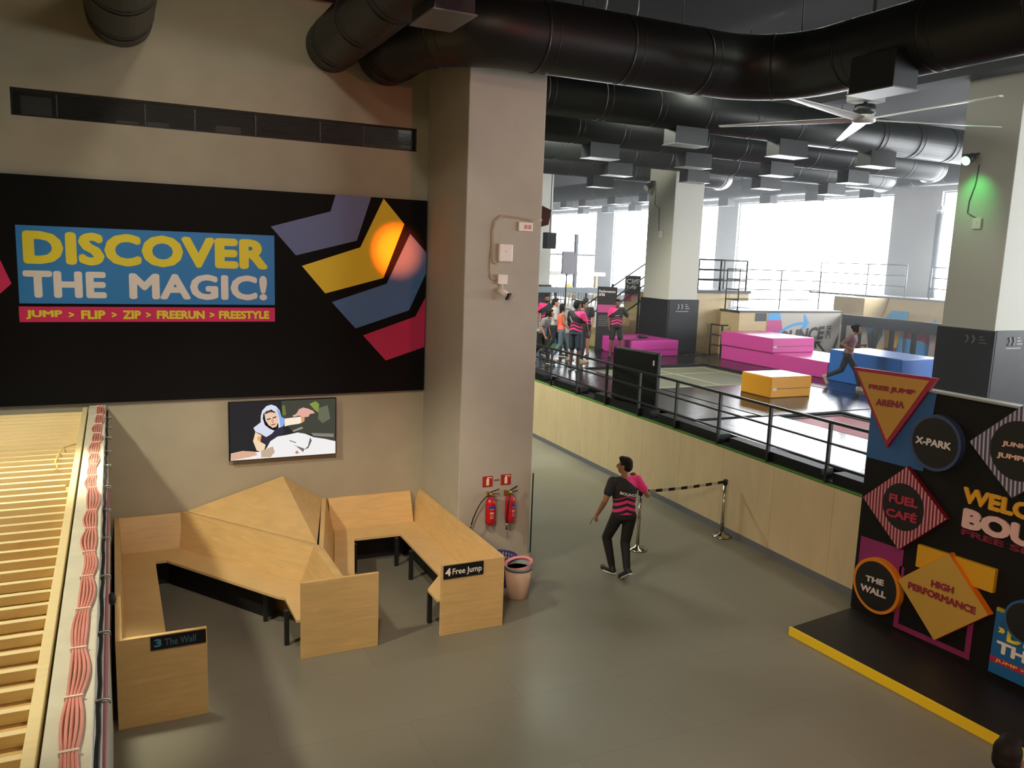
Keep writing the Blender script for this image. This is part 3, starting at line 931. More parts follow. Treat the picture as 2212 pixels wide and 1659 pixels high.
MB().lathe([(0.001, 0.0), (0.135, 0.0), (0.142, 0.01), (0.178, 0.39), (0.17, 0.39), (0.136, 0.02), (0.001, 0.02)], n=32).build('body', mat('bin_cream', '#c6a88f', 0.45), wb, local=True)
MB().lathe([(0.1795, 0.388), (0.181, 0.388), (0.188, 0.44), (0.178, 0.44), (0.174, 0.388)], n=32).build('band', mat('bin_band', '#7f8f90', 0.45), wb, local=True)
rim = MB()
n = 36
A = []; Bv = []; Cv = []
for k in range(n):
    a = 2 * PI * k / n
    zt = 0.475 + 0.03 * math.cos(a)
    A.append(rim.bm.verts.new((0.189 * math.cos(a), 0.189 * math.sin(a), 0.441)))
    Bv.append(rim.bm.verts.new((0.186 * math.cos(a), 0.186 * math.sin(a), zt)))
    Cv.append(rim.bm.verts.new((0.150 * math.cos(a), 0.150 * math.sin(a), zt - 0.02)))
for k in range(n):
    j = (k + 1) % n
    rim._f([A[k], A[j], Bv[j], Bv[k]]); rim._f([Bv[k], Bv[j], Cv[j], Cv[k]])
rim.build('rim', mat('bin_pink', '#d98a94', 0.4), wb, local=True)
MB().lathe([(0.001, 0.32), (0.155, 0.32), (0.15, 0.33), (0.001, 0.331)], n=28).build('liner', mat('bin_liner', '#b06a70', 0.5), wb, local=True)
MB().obox((0.135, -0.03, 0.45), (0.3, -1, 0), (1, 0.3, 0.6), (0, 0, 1), 0.04, 0.02, 0.006).build('tab', mat('bin_band', '#7f8f90', 0.45), wb, local=True)


# ================================================================ CEILING: beams, ducts, fan
struct('ceiling_beam', MB().box(-9, 4.13, 11.05, 11.499, 7.68, 9.199), m_dark)
for y in (21.4, 31.4, 43.0):
    struct('ceiling_beam', MB().box(9.5, 27.39, y + 0.3, y + 0.8, 8.35, 9.199), m_dark)
for x in (16.0,):
    struct('ceiling_beam', MB().box(x, x + 0.5, -7.9, 55.0, 8.45, 9.198), m_dark)


def arc(c, r, a0, a1, z, n=10):
    return [Vector((c[0] + r * math.cos(math.radians(a0 + (a1 - a0) * k / n)), c[1] + r * math.sin(math.radians(a0 + (a1 - a0) * k / n)), z)) for k in range(n + 1)]


def duct(label, path, r, diffs=(), along='X', ring=1.22, hang=(), first=0.35):
    path = [Vector(p) for p in path]
    t = thing('air_duct', label, 'duct', tuple(path[0]), 0, 'round black air ducts')
    m = MB().tube(path, r, 32)
    # raised joint rings every sheet length
    dist = 0.0
    nxt = first
    for a, b in zip(path, path[1:]):
        L = (b - a).length
        while nxt < dist + L:
            p = a + (b - a) * ((nxt - dist) / L)
            d = (b - a).normalized()
            m.tube([p - d * 0.014, p + d * 0.014], r + 0.006, 32)
            m.tube([p + d * 0.14, p + d * 0.148], r + 0.003, 32)
            nxt += ring
        dist += L
    m.build('tube', m_duct, t)
    for (x, y, z) in diffs:
        hx, hy = (0.40, 0.20) if along == 'X' else (0.20, 0.32)
        d = MB().box(x - hx, x + hx, y - hy, y + hy, z - 0.30, z + 0.12)
        fr = d.build('diffuser', m_duct, t, 0.006)
        g = MB().box(x - hx - 0.02, x + hx + 0.02, y - hy - 0.02, y + hy + 0.02, z - 0.315, z - 0.3005)
        g.build('grille', mat('grille_grey', '#6c6e6e', 0.35, 0.4), fr)
    for (x, y) in hang:
        MB().tube([(x, y, path[0].z + r * 0.96), (x, y, 9.2)], 0.008, 6).build('hanger_rod', m_black_metal, t)
    return t


XS = [10.53 + 2.7 * k for k in range(-1, 4)]
duct('black round duct over the arena, nearest row beyond the pink pillar', [(5.6, 14.0, 7.45), (20.4, 14.0, 7.45)], 0.40, [(x, 14.0, 7.07) for x in (10.53, 13.24, 15.97)], hang=((8, 14), (12, 14)))
duct('black round duct over the arena, second row, long with a turned end', [(5.6, 17.1, 7.45), (21.6, 17.1, 7.45)] + arc((21.6, 17.9), 0.8, -90, -20, 7.45), 0.40, [(x, 17.1, 7.07) for x in (10.42, 13.15, 15.88, 18.67)], hang=((8, 17.1), (12, 17.1), (18, 17.1)))
duct('black round duct over the arena, third row, reaching closest to the windows', [(5.6, 20.2, 7.45), (23.2, 20.2, 7.45)] + arc((23.2, 21.0), 0.8, -90, -20, 7.45), 0.40, [(x, 20.2, 7.07) for x in (12.87, 15.6, 18.36, 21.16)], hang=((8, 20.2), (12, 20.2), (19, 20.2)))
duct('black round duct over the arena, fourth row, ending in a bend behind the mid pillar', [(5.6, 23.8, 7.45), (19.2, 23.8, 7.45)] + arc((19.2, 24.6), 0.8, -90, -10, 7.45), 0.40, [(x, 23.8, 7.07) for x in (14.56,)], hang=((12, 23.8), (18, 23.8)))
duct('black round duct running along the far window wall under the ceiling', [(25.3, 9.0, 7.72), (25.3, 54.0, 7.72)], 0.42, [(25.3, y, 7.32) for y in (22.3, 25.0, 27.6, 30.3, 35.0, 37.7, 40.4, 43.1)], along='Y', hang=((25.3, 20), (25.3, 33)))
duct('black round duct running lengthwise over the cafe end of the hall', [(21.4, 28.5, 7.7), (21.4, 54.0, 7.7)], 0.42, [(21.4, y, 7.3) for y in (31.0, 33.6, 36.3, 38.2)], along='Y', hang=((21.4, 31), (21.4, 40)))
duct('large black duct leaving back wall, crossing the pink pillar and turning to camera', [(3.50, 11.499, 7.13), (3.50, 10.6, 7.13)] + arc((4.55, 10.6), 1.05, 180, 270, 7.13) + [Vector((7.6, 9.55, 7.15))] + arc((7.6, 8.5), 1.05, 90, 0, 7.15)[1:] + [Vector((8.65, -6, 7.15))], 0.43, [(8.3, 7.3, 6.82)], along='Y', hang=((5.6, 9.55), (7.0, 9.55), (8.4, 8.8)))
duct('black duct stub entering the back wall left of the pillar with a square outlet', [(2.73, 11.499, 7.12), (2.73, -3, 7.12)], 0.34, [(2.92, 7.8, 6.95)], along='Y', hang=((2.73, 8.5), (2.73, 4)))
duct('black duct end entering back wall above the left end of the vent', [(0.17, 11.499, 7.13), (0.17, -3, 7.13)], 0.37, hang=((0.17, 8.5), (0.17, 4)))

# conduits hooked under the ceiling
for i, (x, lab) in enumerate(((7.15, 'left one of two thin grey conduits bent down above the big duct'), (7.75, 'right one of two thin grey conduits bent down above the big duct'))):
    c = MB().tube([(x, 12.55, 8.3), (x, 11.9, 8.3), (x - 0.01, 11.8, 8.33), (x - 0.02, 11.75, 8.42), (x - 0.02, 11.74, 9.2)], 0.025 if i == 0 else 0.016, 8)
    tag(c.build('conduit', mat('conduit_grey', '#7d7673', 0.4, 0.5)), lab, 'pipe')
tub = thing('tube_light', 'unlit fluorescent tube fitting under the ceiling at the top right corner', 'light', (11.0, 8.0, 8.0))
MB().bar((10.0, 8.1, 8.0), (11.6, 7.75, 8.0), 0.14, 0.06).build('housing', mat('tube_white', '#bdbab0', 0.4), tub)
MB().tube([(10.1, 8.08, 7.955), (11.5, 7.77, 7.955)], 0.018, 8).build('tube', mat('tube_glass', '#d8d6cc', 0.3), tub)
MB().tube([(10.3, 8.03, 8.03), (10.3, 8.03, 9.2)], 0.006, 6).tube([(11.3, 7.81, 8.03), (11.3, 7.81, 9.2)], 0.006, 6).build('hanger', m_black_metal, tub)

# big ceiling fan, five blades at rest
fx, fy, fz = 12.1, 10.97, 7.04
m_fan = mat('fan_white', '#d5d2cd', 0.28)
fan = thing('ceiling_fan', 'large white five blade ceiling fan hanging before the ducts', 'fan', (fx, fy, fz))
MB().lathe([(0.001, -0.05), (0.16, -0.045), (0.20, -0.02), (0.20, 0.05), (0.13, 0.10), (0.001, 0.10)], n=28).build('hub', m_fan, fan, local=True)
MB().lathe([(0.001, 0.101), (0.17, 0.101), (0.19, 0.16), (0.17, 0.26), (0.001, 0.26)], n=24).build('motor', m_black_metal, fan, local=True)
bxm = MB().box(-0.26, 0.26, -0.2, 0.2, 0.30, 0.74).build('drive_box', mat('fan_box', '#8f8d86', 0.5), fan, 0.01, local=True)
g = MB()
for k in range(7):
    g.box(0.02 + k * 0.03, 0.035 + k * 0.03, -0.208, -0.2005, 0.42, 0.66)
g.build('grille', m_dark, bxm, local=True)
MB().tube([(0, 0, 0.261), (0, 0, 2.15)], 0.035, 10).build('down_rod', m_black_metal, fan, local=True)
for k in range(5):
    a = math.radians(-164 + 72 * k)
    u = Vector((math.cos(a), math.sin(a), 0)); v = Vector((-math.sin(a), math.cos(a), 0))
    b = MB()
    secs = []
    for s, wd, tw in ((0.15, 0.20, 0.30), (0.5, 0.21, 0.26), (1.4, 0.18, 0.18), (2.4, 0.13, 0.10), (2.6, 0.11, 0.08)):
        cc = u * s + Vector((0, 0, 0.012))
        e = v * math.cos(tw) + Vector((0, 0, 1)) * math.sin(tw)
        nrm = u.cross(e)
        secs.append([b.bm.verts.new(cc + e * wd / 2 * q + nrm * h) for q, h in ((-1, -0.004), (-0.4, -0.011), (0.4, -0.012), (1, -0.004), (1, 0.004), (0.3, 0.016), (-0.4, 0.014), (-1, 0.004))])
    for p, q in zip(secs, secs[1:]):
        for i in range(8):
            b._f([p[i], p[(i + 1) % 8], q[(i + 1) % 8], q[i]])
    b._f(secs[0]); b._f(secs[-1][::-1])
    b.build('blade', m_fan, fan, local=True)

# stage lights, access points on the arena pillars
gx, gy, gz = 16.628, 11.97, 6.8
sl = thing('stage_light', 'small stage light glowing green on the right pillar', 'light', (gx, gy, gz))
MB().tube([(-0.34, 0, -0.04), (-0.14, 0, 0.06)], [0.105, 0.085], 20).build('body', m_black_metal, sl, local=True)
MB().tube([(-0.352, 0, -0.046), (-0.341, 0, -0.0405)], 0.095, 20).build('lens', mat('lens_green', '#0a2a10', 0.3, emit=(0.16, 1.0, 0.28), estr=9.0), sl, local=True)
MB().bar((-0.2, -0.2, 0.11), (-0.2, 0.2, 0.11), 0.03, 0.02).bar((-0.2, 0, 0.11), (0, 0, 0.11), 0.04, 0.03).bar((-0.2, -0.2, 0.11), (-0.2, -0.11, 0.0), 0.03, 0.01).bar((-0.2, 0.2, 0.11), (-0.2, 0.11, 0.0), 0.03, 0.01).build('bracket', m_black_metal, sl, local=True)
lamp('lamp_green', 'SPOT', (gx - 0.62, gy - 0.05, gz - 0.22), (gx + 0.25, gy - 0.1, gz - 1.0), 30, (0.12, 1.0, 0.22), 0.08, 75, 1.0)
c = MB().tube([(gx - 0.013, gy - 0.08, gz - 0.1), (gx - 0.013, gy - 0.05, gz - 0.5), (gx - 0.013, gy + 0.05, gz - 0.85), (gx - 0.013, gy + 0.06, gz - 1.1), (gx - 0.013, gy - 0.16, gz - 1.22)], 0.012, 6)
tag(c.build('wall_cable', mat('cable_grey', '#5d5f5c', 0.5)), 'thin dark cable below the green light on the right pillar', 'cable')
router(gx - 0.001, gy - 0.2, gz - 1.33, -PI / 2, 'white rounded access point on the right pillar below the green light')
mx_, my_ = 15.738, 22.35
st = thing('stage_light', 'black stage light with bracket on left face of the mid pillar', 'light', (mx_, my_, 6.85))
MB().tube([(-0.36, -0.02, -0.14), (-0.12, 0, 0.0)], [0.11, 0.09], 16).build('body', m_black_metal, st, local=True)
MB().bar((-0.2, -0.2, 0.08), (-0.2, 0.2, 0.08), 0.03, 0.02).bar((-0.2, 0, 0.08), (0, 0, 0.08), 0.04, 0.03).build('bracket', m_black_metal, st, local=True)
MB().tube([(-0.372, -0.021, -0.147), (-0.362, -0.02, -0.141)], 0.10, 16).build('lens', mat('lens_grey', '#c9cccc', 0.1), st, local=True)
c = MB().tube([(mx_ - 0.012, 22.3, 6.75), (mx_ - 0.012, 22.3, 6.2), (mx_ - 0.012, 22.05, 6.1), (mx_ - 0.012, 22.0, 5.4), (mx_ - 0.012, 21.95, 5.35)], 0.012, 6)
tag(c.build('wall_cable', mat('cable_grey', '#5d5f5c', 0.5)), 'thin dark cable running down the left face of the mid pillar', 'cable')
router(mx_ - 0.001, 21.85, 5.27, -PI / 2, 'white rounded access point on the mid pillar')


# ================================================================ ARENA
D = 1.55
# long edge railing on the half wall
rl = thing('railing', 'black three-bar railing along the top of the curved ply half wall', 'railing', (8.9, 11.0, 1.40))
py_ = [19.2, 18.0, 16.8, 15.58, 14.38, 13.17, 11.98, 10.78, 9.58, 8.38, 7.18, 5.98, 4.78, 3.58]
RO = 0.033
py_ = [y * (wall_x(y) + RO) / 9.2 for y in py_]
for y in py_:
    x = wall_x(y) + RO
    MB().box(x - 0.022, x + 0.022, y - 0.022, y + 0.022, 1.40, 2.285).build('post', m_black_metal, rl)
for z, hh, nm in ((2.30, 0.02, 'top_rail'), (2.0, 0.014, 'middle_rail'), (1.70, 0.014, 'lower_rail')):
    pts = [p for p in HWS if 3.4 <= p.y <= 19.6]
    m = MB()
    prev = None
    for p in pts:
        q = [m.bm.verts.new((p.x + RO + sx * 0.022, p.y, z + sz * hh)) for sx, sz in ((-1, -1), (1, -1), (1, 1), (-1, 1))]
        if prev:
            for k in range(4):
                m._f([prev[k], prev[(k + 1) % 4], q[(k + 1) % 4], q[k]])
        else:
            m._f(q)
        prev = q
    m._f(prev[::-1])
    m.build(nm, m_black_metal, rl)
# black edge pads behind the railing
ey = [19.4, 17.2, 15.0, 12.75, 10.5, 8.2, 5.9, 3.6]
for i, (a, b) in enumerate(zip(ey, ey[1:])):
    m = ribbon(0.072, 0.30, 1.452, 1.585, b + 0.02, a - 0.02)
    o = m.build('edge_pad', m_padw)
    tag(o, 'long black vinyl edge pad lying behind the railing, number %s from the pillar' % ('one', 'two', 'three', 'four', 'five', 'six', 'seven')[i], 'pad', 'black edge pads along the railing')

# flat pads and trampoline beds
B1 = (11.2, 15.25, 15.3, 18.68)
B2 = (11.6, 13.2, 6.6, 11.8)
pads = [
    ((9.62, 11.18, 12.0, 18.9), 'broad black vinyl floor pad between the railing and the green trampoline'),
    ((11.2, 15.3, 11.9, 15.25), 'black vinyl floor pad under the orange foam block'),
    ((9.42, 11.55, 3.5, 11.85), 'long glossy black floor pad between the railing and the red trampoline'),
    ((11.2, 15.3, 18.72, 20.4), 'black vinyl floor pad beyond the far edge of the green trampoline'),
    ((15.32, 16.62, 12.4, 20.4), 'black vinyl floor pad between the green trampoline and the pink blocks'),
    ((13.25, 16.6, 4.0, 11.85), 'black vinyl floor pad right of the red trampoline'),
    ((9.68, 15.7, 20.43, 22.9), 'black vinyl floor pad where the group of people gathers'),
    ((9.68, 11.16, 18.93, 20.4), 'small black vinyl floor pad near the striped girl'),
    ((16.66, 22.3, 12.4, 20.4), 'wide black vinyl floor pad under the pink and blue blocks'),
]
pobs = []
for (x0, x1, y0, y1), lab in pads:
    m = MB().box(x0, x1, y0, y1, 1.452, D)
    o = m.build('floor_pad', m_pad, bevel=0.025)
    tag(o, lab, 'pad', 'black vinyl floor pads')
# wrinkled black covers by the mid pillar
wr = MB()
bmesh.ops.create_grid(wr.bm, x_segments=40, y_segments=30, size=0.5, matrix=Matrix.Translation((16.30, 20.83, D + 0.03)) @ Matrix.Diagonal((1.15, 0.74, 1, 1)))
rng = random.Random(3)
from mathutils import noise as mnoise
for v in wr.bm.verts:
    v.co.z += 0.05 * mnoise.noise(Vector((v.co.x * 4, v.co.y * 4, 0))) + 0.03 * mnoise.noise(Vector((v.co.x * 11, v.co.y * 9, 3)))
    v.co.z = max(v.co.z, D + 0.003)
for f in wr.bm.faces:
    f.smooth = True
o = wr.build('vinyl_cover', m_pad)
tag(o, 'crumpled shiny black vinyl cover on the floor before the mid pillar', 'cover')
md = o.modifiers.new('thick', 'SOLIDIFY'); md.thickness = 0.002


def bed(name, R, m, label, lines, ml):
    x0, x1, y0, y1 = R
    t = thing(name, label, 'trampoline', ((x0 + x1) / 2, (y0 + y1) / 2, 1.45))
    MB().box(x0 + 0.12, x1 - 0.12, y0 + 0.12, y1 - 0.12, 1.492, 1.498).build('bed', m, t)
    fr = MB()
    for a in ((x0 + 0.01, x1 - 0.01, y0 + 0.01, y0 + 0.12), (x0 + 0.01, x1 - 0.01, y1 - 0.12, y1 - 0.01), (x0 + 0.01, x0 + 0.12, y0 + 0.12, y1 - 0.12), (x1 - 0.12, x1 - 0.01, y0 + 0.12, y1 - 0.12)):
        fr.box(a[0], a[1], a[2], a[3], 1.452, 1.51)
    fr.build('frame', m_dark, t, 0.005)
    for a in lines:
        MB().box(a[0], a[1], a[2], a[3], 1.4985, 1.4995).build('line', ml, t)


x0, x1, y0, y1 = B1
ml = mat('line_cream', '#b6b08f', 0.6)
bed('trampoline', B1, mat('bed_olive', '#6d6d5c', 0.55, noise=0.05, nscale=30), 'large olive grey trampoline with pale lines behind the standing pad', [(x0 + 0.13, x1 - 0.13, 17.45, 17.5), (13.25, 13.3, y0 + 0.13, y1 - 0.13), (x0 + 0.13, x1 - 0.13, 15.6, 15.64), (14.9, 14.94, y0 + 0.13, y1 - 0.13), (x0 + 0.13, x1 - 0.13, 18.35, 18.39)], ml)
x0, x1, y0, y1 = B2
bed('trampoline', B2, mat('bed_red', '#b04a58', 0.5, noise=0.05, nscale=30), 'red trampoline with pale lines beside the sign wall', [(12.38, 12.42, y0 + 0.13, y1 - 0.13), (x0 + 0.13, x1 - 0.13, 9.2, 9.24)], mat('line_pink', '#d0a0a0', 0.6))


# foam blocks
def block(name, label, col, x0, x1, y0, y1, z0, z1, seamface='Y', dull=None, group='vinyl foam blocks'):
    t = thing(name, label, 'foam block', ((x0 + x1) / 2, (y0 + y1) / 2, z0), 0, group)
    m = mat('vinyl_' + col.strip('#'), col, 0.28, bump=0.06, bscale=4)
    MB().box(x0, x1, y0, y1, z0, z1).build('cover', m, t, 0.02)
    zs = z0 + (z1 - z0) * 0.42
    MB().box(x0 + 0.03, x1 - 0.03, y0 - 0.006, y0 - 0.0005, zs, zs + 0.012).build('zip', mat('zip_dark', '#5a3a3a', 0.5), t)
    MB().box(x0 + 0.05, x0 + 0.17, y0 - 0.008, y0 - 0.0062, zs - 0.03, zs + 0.02).build('tag', mat('tag_white', '#e6e2d8', 0.5), t)
    return t


PINK, = ('#d0479c',)
block('foam_block', 'small magenta foam block beside the mid pillar with black item on it', '#cf3fa4', 13.95, 15.66, 20.5, 22.55, D + 0.001, 2.03)
block('foam_block', 'long low magenta foam block forming the lower step', PINK, 16.68, 18.6, 15.5, 19.7, D + 0.001, 1.985)
block('foam_block', 'magenta foam block stacked on top of the longer magenta block', PINK, 16.62, 18.2, 17.5, 19.68, 1.987, 2.40)
block('foam_block', 'orange foam block on the black pad in front of the railing', '#e9a324', 12.88, 14.07, 13.5, 14.45, D + 0.001, 2.015)
block('foam_block', 'tall blue foam block behind the running woman', '#2f6fc9', 16.62, 18.05, 13.25, 15.42, D + 0.001, 2.35)
sh = MB().ball((14.75, 21.2, 2.086), 0.16, 0.09, 0.05).ball((14.92, 21.22, 2.07), 0.1, 0.08, 0.035)
tag(sh.build('gear_pouch', m_dark), 'small black pouch lying on the small magenta foam block', 'pouch')

# standing padded panel with number 1 at the railing
pd = thing('padded_panel', 'tall black padded panel standing behind the railing with numeral 1', 'pad', (9.3, 13.6, 1.585))
a = Vector((9.29, 14.25, 0)); b = Vector((9.49, 12.98, 0)); dd = (b - a).normalized(); nn = Vector((dd.y, -dd.x, 0))
if nn.x > 0: nn = -nn
MB().obox((a + b) / 2 + Vector((0, 0, 2.13)), dd, nn, (0, 0, 1), (b - a).length / 2, 0.06, 0.54).build('cushion', m_padw, pd, 0.03)
pc = b - dd * 0.09 + nn * 0.0615
letters('1', pc - dd * 0.02 + Vector((0, 0, 2.52)), pc + dd * 0.02 + Vector((0, 0, 2.52)), pc - dd * 0.02 + Vector((0, 0, 2.42)), m_cream, pd, depth=0.0)
MB().obox((a + b) / 2 + Vector((0, 0, 1.588)), dd, nn, (0, 0, 1), (b - a).length / 2 - 0.1, 0.05, 0.002).build('base_strip', m_dark, pd)


# pillar padding
def pillar_pad(label, x, y, wx, wy, mark):
    t = thing('pillar_pad', label, 'pad', (x + wx / 2, y + wy / 2, D), 0, 'black vinyl pads wrapped around pillars')
    th = 0.06
    MB().box(x - th, x - 0.001, y - th, y + wy + th, D + 0.002, 3.24).build('side_pad', m_padw, t, 0.02)
    MB().box(x - 0.0005, x + wx + th, y - th, y - 0.001, D + 0.002, 3.245).build('front_pad', m_padw, t, 0.02)
    MB().box(x + wx + 0.001, x + wx + th, y, y + wy + th, D + 0.002, 3.24).build('side_pad', m_padw, t, 0.02)
    if mark:
        mm = mat('mark_grey', '#9c9c9c', 0.6)
        yy = y - th - 0.002
        cx = x + wx * 0.42
        mk = MB()
        for k in range(2):
            mk.tube([(cx - 0.16 + 0.14 * k + 0.07 * math.cos(q), yy, 3.02 + 0.08 * math.sin(q)) for q in [(-1.3 + 2.6 * i / 8) for i in range(9)]], 0.022, 6)
        for j in range(3):
            mk.box(cx + 0.16, cx + 0.24 + 0.05 * j, yy - 0.002, yy + 0.002, 3.08 - 0.065 * j, 3.105 - 0.065 * j)
        mk.box(cx - 0.2, cx + 0.3, yy - 0.002, yy + 0.002, 2.86, 2.885)
        mk.build('print', mm, t)
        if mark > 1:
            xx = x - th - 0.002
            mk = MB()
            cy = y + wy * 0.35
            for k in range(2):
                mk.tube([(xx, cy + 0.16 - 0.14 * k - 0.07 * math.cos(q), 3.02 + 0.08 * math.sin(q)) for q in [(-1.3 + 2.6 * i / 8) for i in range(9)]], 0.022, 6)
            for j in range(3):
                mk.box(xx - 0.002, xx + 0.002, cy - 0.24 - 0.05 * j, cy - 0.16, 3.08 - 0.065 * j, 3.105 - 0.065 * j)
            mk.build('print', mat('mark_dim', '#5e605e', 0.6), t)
    return t


pillar_pad('black vinyl padding around the foot of the mid pillar with small print', 15.74, 21.28, 1.12, 1.39, 1)
pillar_pad('black vinyl padding around the foot of the right pillar with faint prints', 16.63, 11.1, 1.3, 1.24, 2)
pillar_pad('grey black padding around the foot of the distant pillar behind the pink pillar', 15.72, 31.3, 1.15, 1.4, 0)


# ---------------------------------------------------------------- helpers for rails
def guard(name, label, pts, z0, h, nrail, r=0.025, posts=None, group=None, m=None):
    """post and rail guard along a polyline (x, y)"""
    t = thing(name, label, 'railing', (pts[0][0], pts[0][1], z0), 0, group)
    m = m or m_black_metal
    for (x, y) in (posts or pts):
        MB().tube([(x, y, z0), (x, y, z0 + h)], r, 8).build('post', m, t)
    for k in range(nrail):
        z = z0 + h * (k + 1) / nrail
        MB().tube([(x, y, z) for x, y in pts], r * 0.85, 8).build('rail', m, t)
    return t


# ply tower behind the mid pillar
tw = thing('ply_tower', 'tall pale ply tower with black deck edge right of the mid pillar', 'platform', (18.0, 22.5, D))
MB().box(16.93, 18.35, 21.5, 22.8, 1.452, 3.45).build('box', m_ply_pale, tw, 0.005)
MB().box(16.93, 19.25, 21.45, 22.85, 3.451, 3.55).build('deck', m_black_metal, tw)
MB().box(18.36, 19.2, 21.5, 21.55, 3.2, 3.449).build('fascia', m_ply_pale, tw)
MB().box(19.1, 19.2, 22.65, 22.75, 1.452, 3.449).build('leg', m_black_metal, tw)
guard('railing', 'black three-bar guard rail on top of the pale ply tower', [(17.05, 21.52), (17.95, 21.52), (19.05, 21.52)], 3.55, 0.98, 3, 0.03)
guard('railing', 'thinner black guard rail set back on the ply tower', [(17.1, 22.78), (18.0, 22.78), (19.15, 22.78)], 3.55, 1.0, 3, 0.02)
guard('railing', 'short black handrail at the foot of the pale ply tower', [(17.62, 21.40), (17.62, 20.85), (17.85, 20.85)], 1.452, 1.0, 3, 0.03, posts=[(17.62, 21.40), (17.62, 20.85)])

# quarter pipe with graffiti
RY = 20.48
qp = thing('graffiti_ramp', 'pale ply ramp wall painted with BOUNCE INC letters and arrows', 'ramp', (20.2, RY, D))
MB().box(17.97, 22.42, RY, 21.38, 1.452, 2.90).build('body', m_ply_pale, qp, 0.004)
MB().box(17.92, 22.45, RY - 0.03, 21.40, 2.901, 2.96).build('coping', m_black_metal, qp)


def rflat(name, pts, m):
    return MB().prism([(x, RY - 0.001, z) for x, z in pts], (0, -0.004, 0)).build(name, m, qp)


m_gw = mat('paint_offwhite', '#bdb8ad', 0.6); m_gb = mat('paint_cyan', '#4aa3e0', 0.5); m_gm = mat('paint_magenta', '#c24a86', 0.5); m_gk = mat('paint_charcoal', '#4a4a4c', 0.6); m_gy = mat('paint_yellow', '#e0c24a', 0.5); m_gr = mat('paint_wine', '#a0335a', 0.5)
rflat('field', [(19.2, 1.56), (22.4, 1.56), (22.4, 2.895), (19.25, 2.895)], m_gw)
rflat('plate', [(18.62, 2.62), (19.1, 2.62), (19.1, 2.88), (18.62, 2.88)], m_gk)
MB().prism([(19.15, RY - 0.0055, 2.66), (19.74, RY - 0.0055, 2.66), (19.66, RY - 0.0055, 2.89), (19.18, RY - 0.0055, 2.89)], (0, -0.003, 0)).build('stripe', m_gb, qp)
MB().prism([(19.12, RY - 0.0055, 2.24), (19.84, RY - 0.0055, 2.24), (19.74, RY - 0.0055, 2.655), (19.14, RY - 0.0055, 2.655)], (0, -0.003, 0)).build('stripe', m_gm, qp)
MB().prism([(19.12, RY - 0.0055, 2.1), (19.88, RY - 0.0055, 2.1), (19.84, RY - 0.0055, 2.235), (19.12, RY - 0.0055, 2.235)], (0, -0.003, 0)).build('stripe', m_gy, qp)
ar = MB()
cv = [(19.55, 2.12), (19.75, 2.26), (20.0, 2.40), (20.3, 2.50), (20.6, 2.54), (20.8, 2.54)]
up = [(x, z + 0.05) for x, z in cv]; dn = [(x, z - 0.045) for x, z in cv]
for i in range(len(cv) - 1):
    ar.prism([(dn[i][0], RY - 0.009, dn[i][1]), (dn[i + 1][0], RY - 0.009, dn[i + 1][1]), (up[i + 1][0], RY - 0.009, up[i + 1][1]), (up[i][0], RY - 0.009, up[i][1])], (0, -0.003, 0))
ar.prism([(20.7, RY - 0.0095, 2.84), (20.80, RY - 0.0095, 2.82), (20.98, RY - 0.0095, 2.54), (20.72, RY - 0.0095, 2.32), (20.62, RY - 0.0095, 2.36), (20.80, RY - 0.0095, 2.54)], (0, -0.003, 0))
ar.build('arrow', m_gb, qp)
letters('BOUNCE', (19.35, RY - 0.005, 2.26), (21.72, RY - 0.005, 2.46), (19.30, RY - 0.005, 1.80), m_gk, qp, bold=0.05, depth=0.002, lift=0.003)
letters('INC', (22.02, RY - 0.005, 2.46), (22.02, RY - 0.005, 2.02), (21.80, RY - 0.005, 2.46), m_gk, qp, bold=0.03, depth=0.002, lift=0.003)
rflat('mark', [(21.35, 1.93), (21.52, 1.87), (21.85, 1.58), (21.75, 1.56), (21.46, 1.80)], m_gr)
rflat('mark', [(21.30, 1.95), (21.62, 1.93), (21.60, 1.87), (21.40, 1.86), (21.42, 1.70), (21.32, 1.70)], m_gr)
rflat('mark', [(22.38, 2.2), (22.1, 1.56), (22.25, 1.56), (22.4, 2.0)], mat('paint_brown', '#8a5f58', 0.6))

# black slatted fence with painted wall behind it
FX = 22.5
fc = thing('barrier_fence', 'black timber barrier fence with upright gaps showing painted wall', 'fence', (FX, 18.0, D))
MB().box(FX - 0.05, FX + 0.05, 13.2, 20.46, 2.50, 2.86).build('top_beam', m_padw, fc, 0.006)
MB().box(FX - 0.05, FX + 0.05, 13.2, 20.46, 1.452, 1.60).build('bottom_beam', m_padw, fc)
for y in (20.38, 19.72, 19.08, 18.42, 17.60, 16.4, 15.6, 14.8, 14.0, 13.3):
    MB().box(FX - 0.045, FX + 0.045, y - 0.08, y + 0.06, 1.601, 2.499).build('upright', m_padw, fc)
gw = thing('painted_wall', 'wall painted with bright coloured shards behind the black fence', 'mural', (23.1, 17.0, D))
MB().box(23.1, 23.2, 13.0, 20.44, 1.452, 2.75).build('panel', m_gw, gw)


def gfl(pts, m):
    MB().prism([(23.099, y, z) for y, z in pts], (-0.004, 0, 0)).build('shard', m, gw)


